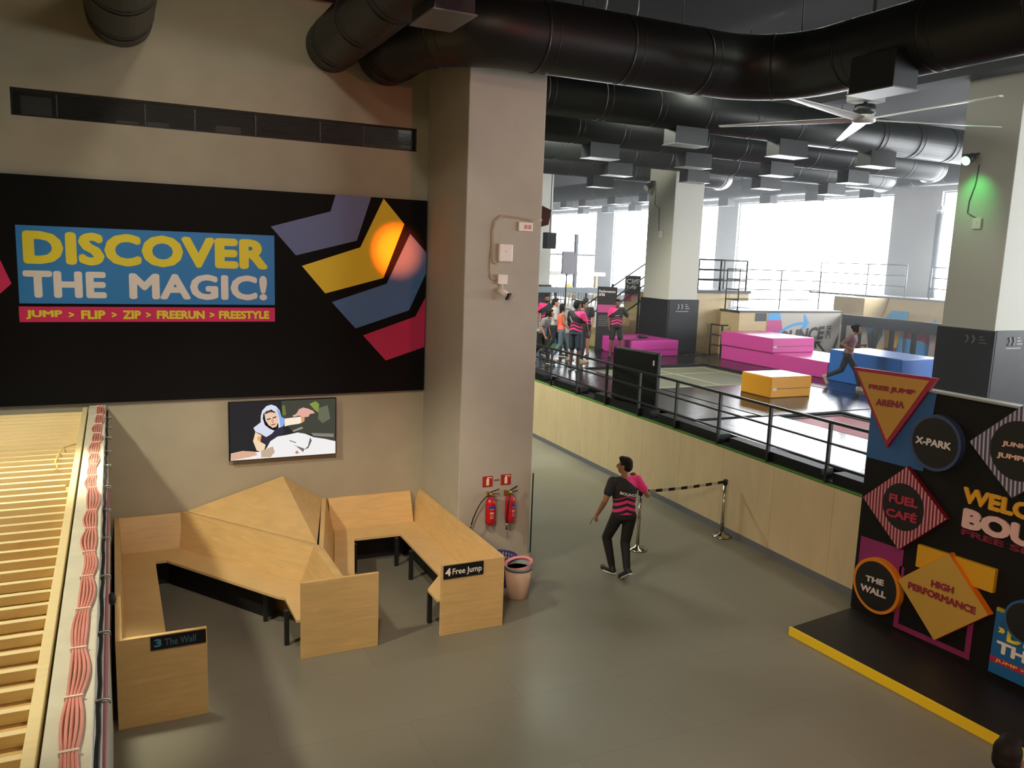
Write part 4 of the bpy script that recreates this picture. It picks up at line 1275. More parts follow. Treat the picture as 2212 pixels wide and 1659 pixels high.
gfl([(20.1, 2.74), (19.3, 2.74), (19.9, 2.2)], m_gb)
gfl([(19.9, 2.2), (19.3, 2.74), (19.28, 2.25), (19.6, 1.6), (19.75, 1.6)], m_gk)
gfl([(19.6, 1.6), (19.28, 2.0), (19.2, 1.6)], m_gy)
gfl([(19.25, 2.74), (18.55, 2.74), (18.55, 2.45), (19.2, 2.45)], m_gk)
gfl([(19.2, 2.44), (18.6, 2.44), (18.65, 1.9), (19.15, 1.85)], m_gy)
gfl([(19.15, 1.84), (18.65, 1.89), (18.75, 1.56), (19.15, 1.56)], m_gr)
gfl([(18.59, 2.44), (18.5, 2.3), (18.5, 1.56), (18.74, 1.56)], m_gb)
gfl([(18.45, 2.74), (17.5, 2.74), (17.5, 2.1), (17.8, 2.2), (18.45, 2.25)], m_gr)
gfl([(18.45, 2.24), (17.8, 2.19), (17.5, 2.09), (17.5, 1.56), (18.45, 1.56)], m_gb)
gfl([(17.35, 2.74), (16.5, 2.74), (16.5, 1.56), (17.35, 1.56)], mat('paint_rose', '#c9a5a3', 0.6))
gfl([(16.45, 2.74), (16.2, 2.74), (16.2, 1.56), (16.45, 1.56)], mat('paint_plum', '#7d5a70', 0.6))
gfl([(16.15, 2.74), (13.2, 2.74), (13.2, 1.56), (16.15, 1.56)], mat('paint_rose', '#c9a5a3', 0.6))

# far ramps under the windows
fr = thing('far_ramp', 'pale curved ply ramp with blue shapes below the big window', 'ramp', (25.3, 20.5, D))
prof = [(23.9, 1.452), (23.9, 1.9), (24.4, 2.05), (24.9, 2.4), (25.25, 2.9), (25.4, 3.38), (26.4, 3.38), (26.4, 1.452)]
MB().prism([(x, 17.6, z) for x, z in prof], (0, 3.46, 0)).build('ramp_surface', m_ply_pale, fr)
MB().box(25.35, 27.38, 13.0, 24.9, 3.381, 3.45).build('deck', mat('deck_grey', '#777a7c', 0.5), fr)
MB().box(24.2, 26.3, 21.1, 22.5, 2.70, 3.38).build('box', m_ply_pale, fr)
MB().box(24.25, 26.3, 21.15, 22.45, 1.452, 2.699).build('box_base', mat('paint_white', '#d0cdc4', 0.6), fr)
for pts in (((20.95, 0.40), (20.75, 0.62), (20.05, 0.62), (19.9, 0.40)), ((19.7, 0.38), (19.5, 0.45), (19.35, 0.38)), ((19.3, 0.40), (18.9, 0.55), (18.55, 0.38))):
    vs = []
    f = MB()
    for y, s in pts:
        # on the curved face
        k = s * 4.999
        i = min(int(k) + 1, 4)
        t_ = k - int(k)
        x = prof[i][0] + (prof[i + 1][0] - prof[i][0]) * t_; z = prof[i][1] + (prof[i + 1][1] - prof[i][1]) * t_
        vs.append((x - 0.02, y, z + 0.02))
    f.prism(vs, (-0.006, 0, 0.004)).build('paint_shape', m_gb, fr)
guard('railing', 'pale steel guard rail on the far deck before the window pier', [(25.6, 24.6), (25.6, 22.3), (25.6, 20.6)], 3.45, 1.15, 3, 0.022, m=mat('rail_grey', '#7a7f84', 0.4, 0.5))
guard('railing', 'pale steel guard rail on the far deck left of the right pillar', [(25.6, 19.6), (25.6, 17.0), (25.6, 14.0)], 3.45, 1.1, 3, 0.022, m=mat('rail_grey', '#7a7f84', 0.4, 0.5))
dp = MB().tube([(27.2, 20.75, 3.452), (27.2, 20.75, 6.5)], 0.13, 14)
tag(dp.build('drain_pipe', mat('pipe_dark', '#4c5156', 0.5)), 'dark vertical pipe on the window pier behind the far guard rail', 'pipe')
tl = thing('tripod_camera', 'small pale fitting on top of the dark pipe at the window pier', 'fitting', (27.2, 20.75, 6.5))
MB().tube([(0, 0, 0.0), (0, 0, 0.1)], 0.05, 8).build('stem', m_alu, tl, local=True)
MB().obox((-0.05, -0.05, 0.18), (1, 0.2, 0), (-0.2, 1, 0), (0, 0, 1), 0.14, 0.1, 0.08).build('head', mat('router_white', '#e3dcd2', 0.4), tl, 0.01, local=True)
guard('railing', 'thin tall guard rail above the graffiti ramp, half lost in window light', [(18.05, 20.7), (18.05, 21.3), (20.4, 21.32), (22.2, 21.32)], 2.96, 1.3, 4, 0.02)

# ---------------------------------------------------------------- stairs and signs
sr = thing('staircase', 'pale ply staircase climbing to the right behind the group', 'stairs', (15.4, 23.7, D))
for k in range(11):
    x = 14.35 + 0.27 * k
    MB().box(x, x + 0.285, 22.95, 24.5, 1.452, D + 0.178 * (k + 1)).build('step', m_ply_pale, sr, 0.004)
for y, lab in ((22.92, 'front'), (24.55, 'rear')):
    t = thing('stair_rail', 'black sloping two-bar handrail on the %s side of the ply stairs' % lab, 'railing', (14.35, y, D), 0, 'stair handrails')
    for h in (0.98, 0.52):
        MB().tube([(14.2, y, D + h), (17.35, y, D + h + 11 * 0.178)], 0.028, 8).build('rail', m_black_metal, t)
    for k, x in ((0, 14.25), (5, 15.75), (10, 17.15)):
        MB().box(x - 0.025, x + 0.025, y - 0.025, y + 0.025, D + (0.0 if y < 23 else 0.0), D + 1.0 + 0.66 * (x - 14.2)).build('post', m_black_metal, t)


def rollup(label, x, y, z0, w, h, rz, words, fs):
    t = thing('rollup_banner', label, 'banner', (x, y, z0), rz)
    MB().box(-w / 2, w / 2, -0.004, 0.004, 0.06, h).build('print', mat('banner_print', '#2a272a', 0.5), t, local=True)
    MB().box(-w / 2 - 0.01, w / 2 + 0.01, -0.08, 0.08, 0, 0.06).build('base', m_black_metal, t, local=True)
    MB().box(-w * 0.46, w * 0.46, -0.006, -0.0041, h * 0.60, h * 0.72).build('pink_block', m_gm, t, local=True)
    zz = h * 0.95
    for s in words:
        ww = fs * len(s) * 0.55
        letters(s, (-w * 0.42, -0.0045, zz), (-w * 0.42 + ww, -0.0045, zz), (-w * 0.42, -0.0045, zz - fs), m_cream, t, depth=0.0, local=True)
        zz -= fs * 1.25
    ln = MB()
    for k in range(6):
        ln.box(-w * 0.4, w * (0.3 - 0.05 * (k % 3)), -0.0055, -0.0041, h * 0.54 - k * 0.06 * h / 2, h * 0.54 - k * 0.06 * h / 2 + 0.012)
    ln.build('small_print', mat('mark_grey', '#9c9c9c', 0.6), t, local=True)
    return t


rollup('black Cliff Jump pull-up banner standing behind the stair handrails', 16.95, 25.1, 1.452, 0.56, 2.42, -0.5, ('Cliff', 'Jump'), 0.17)
rollup('black Performance pull-up banner standing left of the hands-on-hips man', 14.02, 22.15, D, 0.62, 2.02, -0.45, ('Performance', 'area'), 0.085)
tf = MB().box(9.6, 14.3, 22.95, 27.5, 1.452, 1.56)
tag(tf.build('turf_mat', m_turf), 'green artificial turf strip behind the group of people', 'turf')
b = MB().box(12.6, 13.5, 24.2, 25.6, 1.565, 2.0)
tag(b.build('foam_block', mat('vinyl_2f6fc9', '#2f6fc9', 0.28), bevel=0.03), 'blue foam block low beside the foot of the ply stairs', 'foam block')

# ---------------------------------------------------------------- cafe end
m_cafe = mat('cafe_front', '#d9d6cb', 0.6)
struct('floor_cafe', MB().box(9.6, 22.0, 28.6, 40.0, 1.452, 2.30), m_cafe)
ct = thing('bar_counter', 'long grey bar counter on posts at the cafe end of the hall', 'counter', (17.5, 30.6, 2.3))
MB().box(12.5, 21.8, 30.3, 30.85, 2.96, 3.18).build('top', mat('counter_grey', '#8b939b', 0.5), ct, 0.01)
for x in (13.0, 14.9, 16.8, 18.3, 19.6, 21.4):
    MB().box(x - 0.04, x + 0.04, 30.55, 30.63, 2.301, 2.959).build('post', m_black_metal, ct)
sh_ = thing('wall_shelf', 'pale ledge above the bar counter in front of the left windows', 'shelf', (17.5, 37.0, 2.3))
MB().box(13.0, 23.0, 36.6, 37.2, 3.52, 3.72).build('top', mat('shelf_pale', '#cfcfca', 0.5), sh_, 0.01)
for x in (13.4, 16.5, 19.5, 22.6):
    MB().box(x - 0.06, x + 0.06, 36.8, 36.95, 2.301, 3.519).build('leg', m_ply_pale, sh_)


def stool(x, y, z, label, seatm):
    t = thing('bar_stool', label, 'stool', (x, y, z), 0, 'cafe bar stools')
    MB().lathe([(0.001, 0.70), (0.17, 0.70), (0.18, 0.715), (0.17, 0.735), (0.001, 0.736)], n=16).build('seat', seatm, t, local=True)
    for sx, sy in ((-1, -1), (1, -1), (1, 1), (-1, 1)):
        MB().tube([(sx * 0.11, sy * 0.11, 0.70), (sx * 0.19, sy * 0.19, 0.0)], 0.012, 6).build('leg', m_black_metal, t, local=True)
    MB().tube([(0.155 * math.cos(2 * PI * k / 16) * 1.25, 0.155 * math.sin(2 * PI * k / 16) * 1.25, 0.28) for k in range(16)], 0.009, 6, closed=True).build('foot_ring', m_black_metal, t, local=True)
    return t


names = ('first', 'second', 'third', 'fourth', 'fifth', 'sixth', 'seventh')
m_wood = mat('stool_wood', '#b98a55', 0.5)
for i, x in enumerate((17.25, 17.85, 18.45, 19.05, 19.65, 20.25, 20.85)):
    stool(x, 31.9 + 0.25 * (i % 2), 2.301, '%s cafe bar stool from the left behind the grey counter' % names[i], m_wood if i % 3 else m_dark)


def chair(x, y, z, rz, label, m):
    t = thing('cafe_chair', label, 'chair', (x, y, z), rz, 'cafe chairs above the counter')
    MB().box(-0.21, 0.21, -0.2, 0.2, 0.43, 0.46).build('seat', m, t, 0.02, local=True)
    MB().prism([(-0.2, 0.18, 0.47), (0.2, 0.18, 0.47), (0.19, 0.24, 0.85), (0.0, 0.25, 0.93), (-0.19, 0.24, 0.85)], (0, 0.02, 0)).build('backrest', m, t, local=True)
    for sx, sy in ((-1, -1), (1, -1), (1, 1), (-1, 1)):
        MB().tube([(sx * 0.17, sy * 0.16, 0.43), (sx * 0.21, sy * 0.2, 0.0)], 0.013, 6).build('leg', m_wood, t, local=True)


for x, y, c, n_ in ((15.9, 33.6, '#e06a9a', 'pink'), (17.1, 33.8, '#e4c34a', 'yellow'), (18.2, 33.6, '#e8e6e0', 'white'), (19.3, 33.7, '#e4c34a', 'second yellow'), (20.4, 33.7, '#e8e6e0', 'second white')):
    chair(x, y, 2.301 + 0.0, 0.0, '%s cafe chair behind the stools at the far counter' % n_, mat('chair_' + c[1:], c, 0.5))
hs_ = thing('hanging_speaker', 'black loudspeaker hanging high beside the pink pillar edge', 'speaker', (13.40, 25.0, 4.71))
MB().box(-0.18, 0.18, -0.17, 0.17, 0, 0.54).build('cabinet', mat('speaker_grey', '#33373c', 0.5), hs_, 0.02, local=True)
MB().box(-0.15, 0.15, -0.176, -0.1705, 0.04, 0.5).build('grille', m_dark, hs_, local=True)
MB().tube([(0, 0, 0.541), (0, 0, 4.5)], 0.015, 6).build('hanger', m_black_metal, hs_, local=True)
ps = thing('monitor_stand', 'grey screen panel on a stand seen from behind before the left window', 'screen', (17.0, 30.0, 2.301))
MB().box(-0.29, 0.29, -0.04, 0.04, 1.46, 2.38).build('panel', mat('screen_back', '#8d8892', 0.5), ps, 0.01, local=True)
MB().tube([(-0.05, 0, 0.02), (-0.05, 0, 1.6)], 0.03, 8).build('pole', m_black_metal, ps, local=True)
MB().lathe([(0.001, 0), (0.25, 0), (0.25, 0.02), (0.001, 0.021)], n=20).build('base', m_black_metal, ps, local=True)
p_ = MB().box(20.9, 21.05, 36.2, 36.35, 2.301, 5.6)
tag(p_.build('steel_post', mat('pipe_dark', '#4c5156', 0.5)), 'dark vertical steel post before the pier between the left windows', 'post')


# ================================================================ SIGN WALL AND STAGE
SX = 8.47
stg = thing('stage', 'low black stage with yellow front edge before the sign wall', 'stage', (8.0, 4.0, 0))
poly = [(7.29, 6.95), (8.50, 7.10), (8.50, 0.8), (7.66, 0.8)]
MB().prism([(x, y, 0.0) for x, y in poly], (0, 0, 0.098)).build('platform', mat('stage_black', '#1a1918', 0.45), stg, 0.004)
d = (Vector((7.66, 0.8, 0)) - Vector((7.29, 6.95, 0))).normalized(); n_ = Vector((d.y, -d.x, 0))
if n_.x > 0: n_ = -n_
MB().prism([Vector((7.29, 6.955, 0.0)), Vector((7.66, 0.8, 0.0)), Vector((7.66, 0.8, 0.0)) + n_ * 0.03, Vector((7.29, 6.955, 0.0)) + n_ * 0.03], (0, 0, 0.104)).build('edge_strip', mat('edge_yellow', '#e3c31f', 0.5), stg)

sw = thing('sign_wall', 'tall black photo wall carrying the coloured signs behind the stage', 'wall panel', (8.6, 4.0, 0))
MB().box(SX, SX + 0.12, 0.9, 7.115, 0.10, 3.06).build('panel', mat('sign_black', '#141312', 0.6, spec=0.25), sw)
MB().box(SX - 0.03, SX + 0.13, 0.9, 7.10, 3.061, 3.085).build('cap', mat('lit_edge_grey', '#9a9a96', 0.5), sw)  # grey strip paints the light along the wall's top edge
MB().box(SX + 0.121, SX + 0.3, 6.8, 7.16, 0.0, 1.85).build('side_box', m_dark, sw)


def yz(name, pts, m, parent, x=SX, t=0.006, bev=0.0):
    return MB().prism([(x, y, z) for y, z in pts], (-t, 0, 0)).build(name, m, parent, bev)


def ytext(s, y0, y1, z0, z1, m, parent, x, dz=0.0, bold=0.045, depth=0.004):
    """word on the sign wall from y0 (left) to y1 (right); dz lifts the right end"""
    return letters(s, (x, y0, z1), (x, y1, z1 + dz), (x, y0, z0), m, parent, bold=bold, depth=depth, lift=0.0015)


def ngon(cy, cz, r, n=48, ry=None):
    return [(cy + r * math.cos(2 * PI * k / n), cz + (ry or r) * math.sin(2 * PI * k / n)) for k in range(n)]


yz('painted_field', [(7.112, 2.10), (6.30, 2.12), (6.24, 3.055), (7.112, 3.055)], mat('field_blue', '#2f5f96', 0.55), sw)
yz('painted_field', [(7.06, 0.55), (6.43, 0.55), (6.43, 1.11), (7.06, 1.08)], mat('field_purple', '#8c2a6a', 0.55), sw)
m_frame = mat('field_plum', '#8a2a62', 0.55)
for pts in (((6.46, 0.12), (5.46, 0.16), (5.46, 0.225), (6.46, 0.185)), ((6.46, 0.186), (6.395, 0.189), (6.395, 0.9), (6.46, 0.9)), ((5.525, 0.224), (5.46, 0.226), (5.46, 0.9), (5.525, 0.9))):
    yz('painted_line', pts, m_frame, sw)
yz('painted_field', [(6.22, 0.99), (5.27, 1.035), (5.27, 1.30), (6.22, 1.26)], mat('field_amber', '#d9a51e', 0.5), sw, t=0.05)
ytext('WELCOME', 5.765, 4.42, 1.905, 2.09, mat('letter_amber', '#e0a528', 0.5), sw, SX - 0.001, 0.03, bold=0.05, depth=0.02)
ytext('BOUNCE', 5.735, 4.10, 1.625, 1.855, mat('letter_pink', '#e2bcb6', 0.5), sw, SX - 0.001, 0.03, bold=0.06, depth=0.02)
ytext('FREE SPIRITS', 5.735, 4.42, 1.54, 1.61, mat('letter_wine', '#7c1f38', 0.5), sw, SX - 0.001, 0.03, bold=0.04, depth=0.006)

m_sblack = mat('sign_face_black', '#191817', 0.5)
# triangle
t = thing('direction_sign', 'ochre triangle sign with crimson border reading FREE JUMP ARENA', 'sign', (SX - 0.05, 6.8, 2.3), 0, 'signs on the black sign wall')
yz('backing', [(7.40, 3.205), (6.22, 3.235), (6.79, 2.30)], mat('sign_crimson', '#9d2743', 0.5), t, SX - 0.007, 0.05)
yz('face', [(7.335, 3.165), (6.31, 3.195), (6.795, 2.385)], mat('sign_ochre', '#c08f3e', 0.55), t, SX - 0.0575, 0.004)
m_sw = mat('sign_wine', '#8c2c3c', 0.5)
ytext('FREE JUMP', 7.135, 6.475, 2.955, 3.03, m_sw, t, SX - 0.062, 0.03, bold=0.05)
ytext('ARENA', 7.005, 6.60, 2.785, 2.87, m_sw, t, SX - 0.062, 0.03, bold=0.05)


def roundsign(label, cy, cz, r, rimc, words, wm):
    t = thing('direction_sign', label, 'sign', (SX - 0.05, cy, cz), 0, 'signs on the black sign wall')
    yz('rim', ngon(cy, cz, r), rimc, t, SX - 0.007, 0.085)
    yz('face', ngon(cy, cz, r * 0.885), m_sblack, t, SX - 0.0925, 0.004)
    for s, y0, y1, z0, z1, dz in words:
        ytext(s, y0, y1, z0, z1, wm, t, SX - 0.097, dz)


roundsign('round black sign with slate rim reading X-PARK', 6.13, 2.505, 0.325, mat('rim_slate', '#3c4c70', 0.45), [('X-PARK', 6.37, 5.915, 2.455, 2.54, 0.012)], mat('letter_grey', '#d8cfcc', 0.5))
roundsign('round black sign with orange rim reading THE WALL', 6.70, 0.56, 0.345, mat('rim_orange', '#e08a1e', 0.45), [('THE', 6.85, 6.58, 0.575, 0.65, 0.03), ('WALL', 6.91, 6.53, 0.43, 0.515, 0.03)], mat('letter_grey', '#d8cfcc', 0.5))


def striped(name, c1, c2, ax=(0, 1, -0.05), period=0.046, frac=0.42):
    m = mat(name, c1, 0.55)
    nt, b = _nt(m)
    X, Y, Z = objxyz(nt)
    s = mnode(nt, 'ADD', mnode(nt, 'MULTIPLY', Y, ax[1]), mnode(nt, 'MULTIPLY', Z, ax[2]))
    k = mnode(nt, 'LESS_THAN', mnode(nt, 'FRACT', mnode(nt, 'DIVIDE', mnode(nt, 'ADD', s, 20.0), period)), frac)
    nt.links.new(mixcol(nt, k, c1, c2), b.inputs['Base Color'])
    return m


def diamond(label, pts, m, edge, t_=0.06):
    t = thing('direction_sign', label, 'sign', (SX - 0.05, sum(p[0] for p in pts) / 4, sum(p[1] for p in pts) / 4), 0, 'signs on the black sign wall')
    yz('backing', pts, edge, t, SX - 0.007, t_)
    cy = sum(p[0] for p in pts) / 4; cz = sum(p[1] for p in pts) / 4
    yz('face', [(cy + (y - cy) * 0.99, cz + (z - cz) * 0.99) for y, z in pts], m, t, SX - 0.0075 - t_, 0.003)
    return t, SX - 0.0105 - t_


t, xx = diamond('striped crimson diamond sign with black disc reading FUEL CAFÉ', [(7.05, 1.60), (6.47, 2.14), (5.885, 1.67), (6.455, 1.11)], striped('stripe_crimson', '#7e2038', '#d09a9c'), mat('sign_crimson_d', '#7c1626', 0.5))
yz('disc', ngon(6.46, 1.645, 0.285), m_sblack, t, xx - 0.0005, 0.003)
ytext('FUEL', 6.655, 6.26, 1.655, 1.765, mat('letter_fuel', '#b03048', 0.5), t, xx - 0.004, 0.03)
ytext('CAFÉ', 6.68, 6.25, 1.475, 1.60, mat('letter_fuel', '#b03048', 0.5), t, xx - 0.004, 0.03)
t, xx = diamond('plain ochre diamond sign reading HIGH PERFORMANCE', [(6.40, 0.76), (5.79, 1.31), (5.25, 0.80), (5.84, 0.24)], mat('sign_mustard', '#c49f43', 0.6), mat('sign_orange', '#e07a1a', 0.5), 0.09)
ytext('HIGH', 5.955, 5.67, 0.85, 0.935, m_sw, t, xx, 0.02, bold=0.05)
ytext('PERFORMANCE', 6.245, 5.39, 0.712, 0.80, m_sw, t, xx, 0.03, bold=0.05)
t, xx = diamond('slate striped diamond sign with black disc reading JUNIOR JUMPERS', [(5.735, 2.61), (5.18, 3.13), (4.62, 2.66), (5.19, 2.12)], striped('stripe_slate', '#4a4660', '#b9b2bc', (0, 1, -0.08)), mat('sign_slate', '#55597a', 0.5))
yz('disc', ngon(5.175, 2.63, 0.315), m_sblack, t, xx - 0.0005, 0.003)
ytext('JUNIOR', 5.36, 4.98, 2.64, 2.705, mat('letter_peach', '#e3b7a6', 0.5), t, xx - 0.004, 0.02)
ytext('JUMPERS', 5.40, 4.94, 2.505, 2.575, mat('letter_peach', '#e3b7a6', 0.5), t, xx - 0.004, 0.02)
# poster in the lower right corner
t = thing('wall_poster', 'blue slogan poster low on the sign wall at the right edge', 'poster', (SX, 4.6, 0.15), 0)
yz('sheet', [(5.215, 0.165), (3.6, 0.22), (3.6, 0.93), (5.21, 0.86)], mat('poster_blue', '#1f679f', 0.5), t, SX - 0.007, 0.03)
yz('strip', [(5.21, 0.862), (5.06, 0.868), (5.06, 0.905), (5.21, 0.90)], mat('edge_olive', '#b0a13a', 0.5), t, SX - 0.007, 0.03)
yz('strip', [(5.214, 0.29), (3.6, 0.345), (3.6, 0.41), (5.214, 0.355)], mat('print_pink2', '#b22a55', 0.5), t, SX - 0.0375, 0.001)
ytext('»', 5.16, 5.085, 0.64, 0.70, m_lem, t, SX - 0.038, 0.0, depth=0.0)
ytext('DISCOVER', 5.06, 3.95, 0.575, 0.735, m_lem, t, SX - 0.038, 0.04, depth=0.0)
ytext('THE MAGIC', 5.16, 3.85, 0.415, 0.55, m_cream, t, SX - 0.038, 0.04, depth=0.0)
ytext('JUMP > FLIP > ZIP > FREERUN', 5.15, 3.8, 0.305, 0.345, m_lem, t, SX - 0.0385, 0.05, depth=0.0, bold=0.015)
roundsign('blue round sign above the slogan poster at the right frame edge', 4.86, 0.88, 0.23, mat('rim_blue', '#2d5c93', 0.5), [], m_sw)

# ================================================================ QUEUE POSTS
def stanchion(x, y, label, hgt=0.965):
    t = thing('queue_post', label, 'post', (x, y, 0), 0.0, 'chrome belt barrier posts')
    mch = mat('chrome', '#c7c0ae', 0.16, 1.0)
    MB().lathe([(0.001, 0.0), (0.155, 0.0), (0.16, 0.012), (0.14, 0.026), (0.05, 0.045), (0.033, 0.075), (0.001, 0.076)], n=32).build('base', mch, t, local=True)
    MB().lathe([(0.001, 0.06), (0.028, 0.06), (0.028, hgt - 0.09), (0.001, hgt - 0.089)], n=20).build('pole', mch, t, local=True)
    MB().lathe([(0.001, hgt - 0.0885), (0.036, hgt - 0.0885), (0.038, hgt - 0.02), (0.03, hgt), (0.001, hgt + 0.001)], n=20).build('cassette', mat('cassette_black', '#1c1c1c', 0.4), t, local=True)
    return t


qa = (7.19, 10.10); qb = (8.87, 10.13)
stanchion(qa[0], qa[1], 'chrome belt post nearest the walking man')
stanchion(qb[0], qb[1], 'chrome belt post standing against the ply half wall')
blt = thing('barrier_belt', 'black and white striped belt stretched between the two chrome posts', 'belt', (qa[0], qa[1], 0.9))
A_ = Vector((qa[0] + 0.038, qa[1], 0.925)); B_ = Vector((qb[0] - 0.038, qb[1], 0.925))
nseg = 13
for k in range(nseg):
    a = A_ + (B_ - A_) * (k / nseg); b = A_ + (B_ - A_) * ((k + 1) / nseg)
    sa = -0.02 * math.sin(PI * k / nseg); sb_ = -0.02 * math.sin(PI * (k + 1) / nseg)
    MB().bar(a + Vector((0, 0, sa)), b + Vector((0, 0, sb_)), 0.004, 0.048).build('belt_stripe', mat('belt_black', '#151515', 0.6) if k % 2 == 0 else mat('belt_white', '#c9c0b2', 0.6), blt)


# ================================================================ PEOPLE
def remeshed(mb, voxel, smooth=3, name='body'):
    bm = mb.bm
    me = bpy.data.meshes.new(name)
    bm.to_mesh(me)
    bm.free()
    o = bpy.data.objects.new(name, me)
    COL.objects.link(o)
    r = o.modifiers.new('r', 'REMESH'); r.mode = 'VOXEL'; r.voxel_size = voxel; r.use_smooth_shade = True
    s = o.modifiers.new('s', 'SMOOTH'); s.factor = 0.5; s.iterations = smooth
    dg = bpy.context.evaluated_depsgraph_get()
    m2 = bpy.data.meshes.new_from_object(o.evaluated_get(dg))
    m2.name = name
    bpy.data.objects.remove(o)
    bpy.data.meshes.remove(me)
    for p in m2.polygons:
        p.use_smooth = True
    return m2


def limb(m, p0, p1, r0, r1, n=12):
    p0 = Vector(p0); p1 = Vector(p1)
    m.tube([p0, p0.lerp(p1, 0.5), p1], [r0, (r0 + r1) / 2, r1], n)
    m.ball(p0, r0, r0, r0, n); m.ball(p1, r1, r1, r1, n)


def loft(m, secs, n=20):
    """closed loft: sections (centre, half width vector, half depth vector)"""
    rings = []
    for c, a, b in secs:
        c = Vector(c); a = Vector(a); b = Vector(b)
        rings.append([m.bm.verts.new(c + a * math.cos(2 * PI * k / n) + b * math.sin(2 * PI * k / n)) for k in range(n)])
    for A, B in zip(rings, rings[1:]):
        for k in range(n):
            m._f([A[k], A[(k + 1) % n], B[(k + 1) % n], B[k]])
    m._f(rings[0][::-1]); m._f(rings[-1])


def shirt_mat(name, base, stripe, side=1):
    m = mat(name, base, 0.75)
    nt, b = _nt(m)
    X, Y, Z = objxyz(nt)
    ax = mnode(nt, 'ABSOLUTE', X)
    s = mnode(nt, 'ADD', Z, mnode(nt, 'MULTIPLY', ax, 0.38))
    st = mnode(nt, 'LESS_THAN', mnode(nt, 'FRACT', mnode(nt, 'DIVIDE', mnode(nt, 'ADD', s, 0.012), 0.086)), 0.5)
    low = mnode(nt, 'LESS_THAN', s, 1.205)
    yoke = mnode(nt, 'GREATER_THAN', mnode(nt, 'ADD', mnode(nt, 'MULTIPLY', X, 0.8 * side), mnode(nt, 'SUBTRACT', Z, 1.30)), 0.125)
    k = mnode(nt, 'MAXIMUM', mnode(nt, 'MULTIPLY', st, low), yoke)
    nt.links.new(mixcol(nt, k, base, stripe), b.inputs['Base Color'])
    return m


def hstripe_mat(name, c1, c2, period):
    m = mat(name, c1, 0.8)
    nt, b = _nt(m)
    X, Y, Z = objxyz(nt)
    k = mnode(nt, 'LESS_THAN', mnode(nt, 'FRACT', mnode(nt, 'DIVIDE', Z, period)), 0.35)
    nt.links.new(mixcol(nt, k, c1, c2), b.inputs['Base Color'])
    return m


STAND = dict(P=(0, 0, 0.93), C=(0, 0.0, 1.27), N=(0, 0.0, 1.45), H=(0, 0.025, 1.60), SL=(-0.18, 0, 1.405), SR=(0.18, 0, 1.405),
             EL=(-0.235, -0.02, 1.13), ER=(0.235, -0.02, 1.13), WL=(-0.245, 0.06, 0.89), WR=(0.245, 0.06, 0.89),
             HL=(-0.09, 0, 0.91), HR=(0.09, 0, 0.91), KL=(-0.10, 0.02, 0.49), KR=(0.10, 0.02, 0.49),
             AL=(-0.105, -0.02, 0.085), AR=(0.105, -0.02, 0.085), TL=(-0.125, 0.15, 0.028), TR=(0.125, 0.15, 0.028), yaw=0.0, pitch=0.0, lean=0.0)


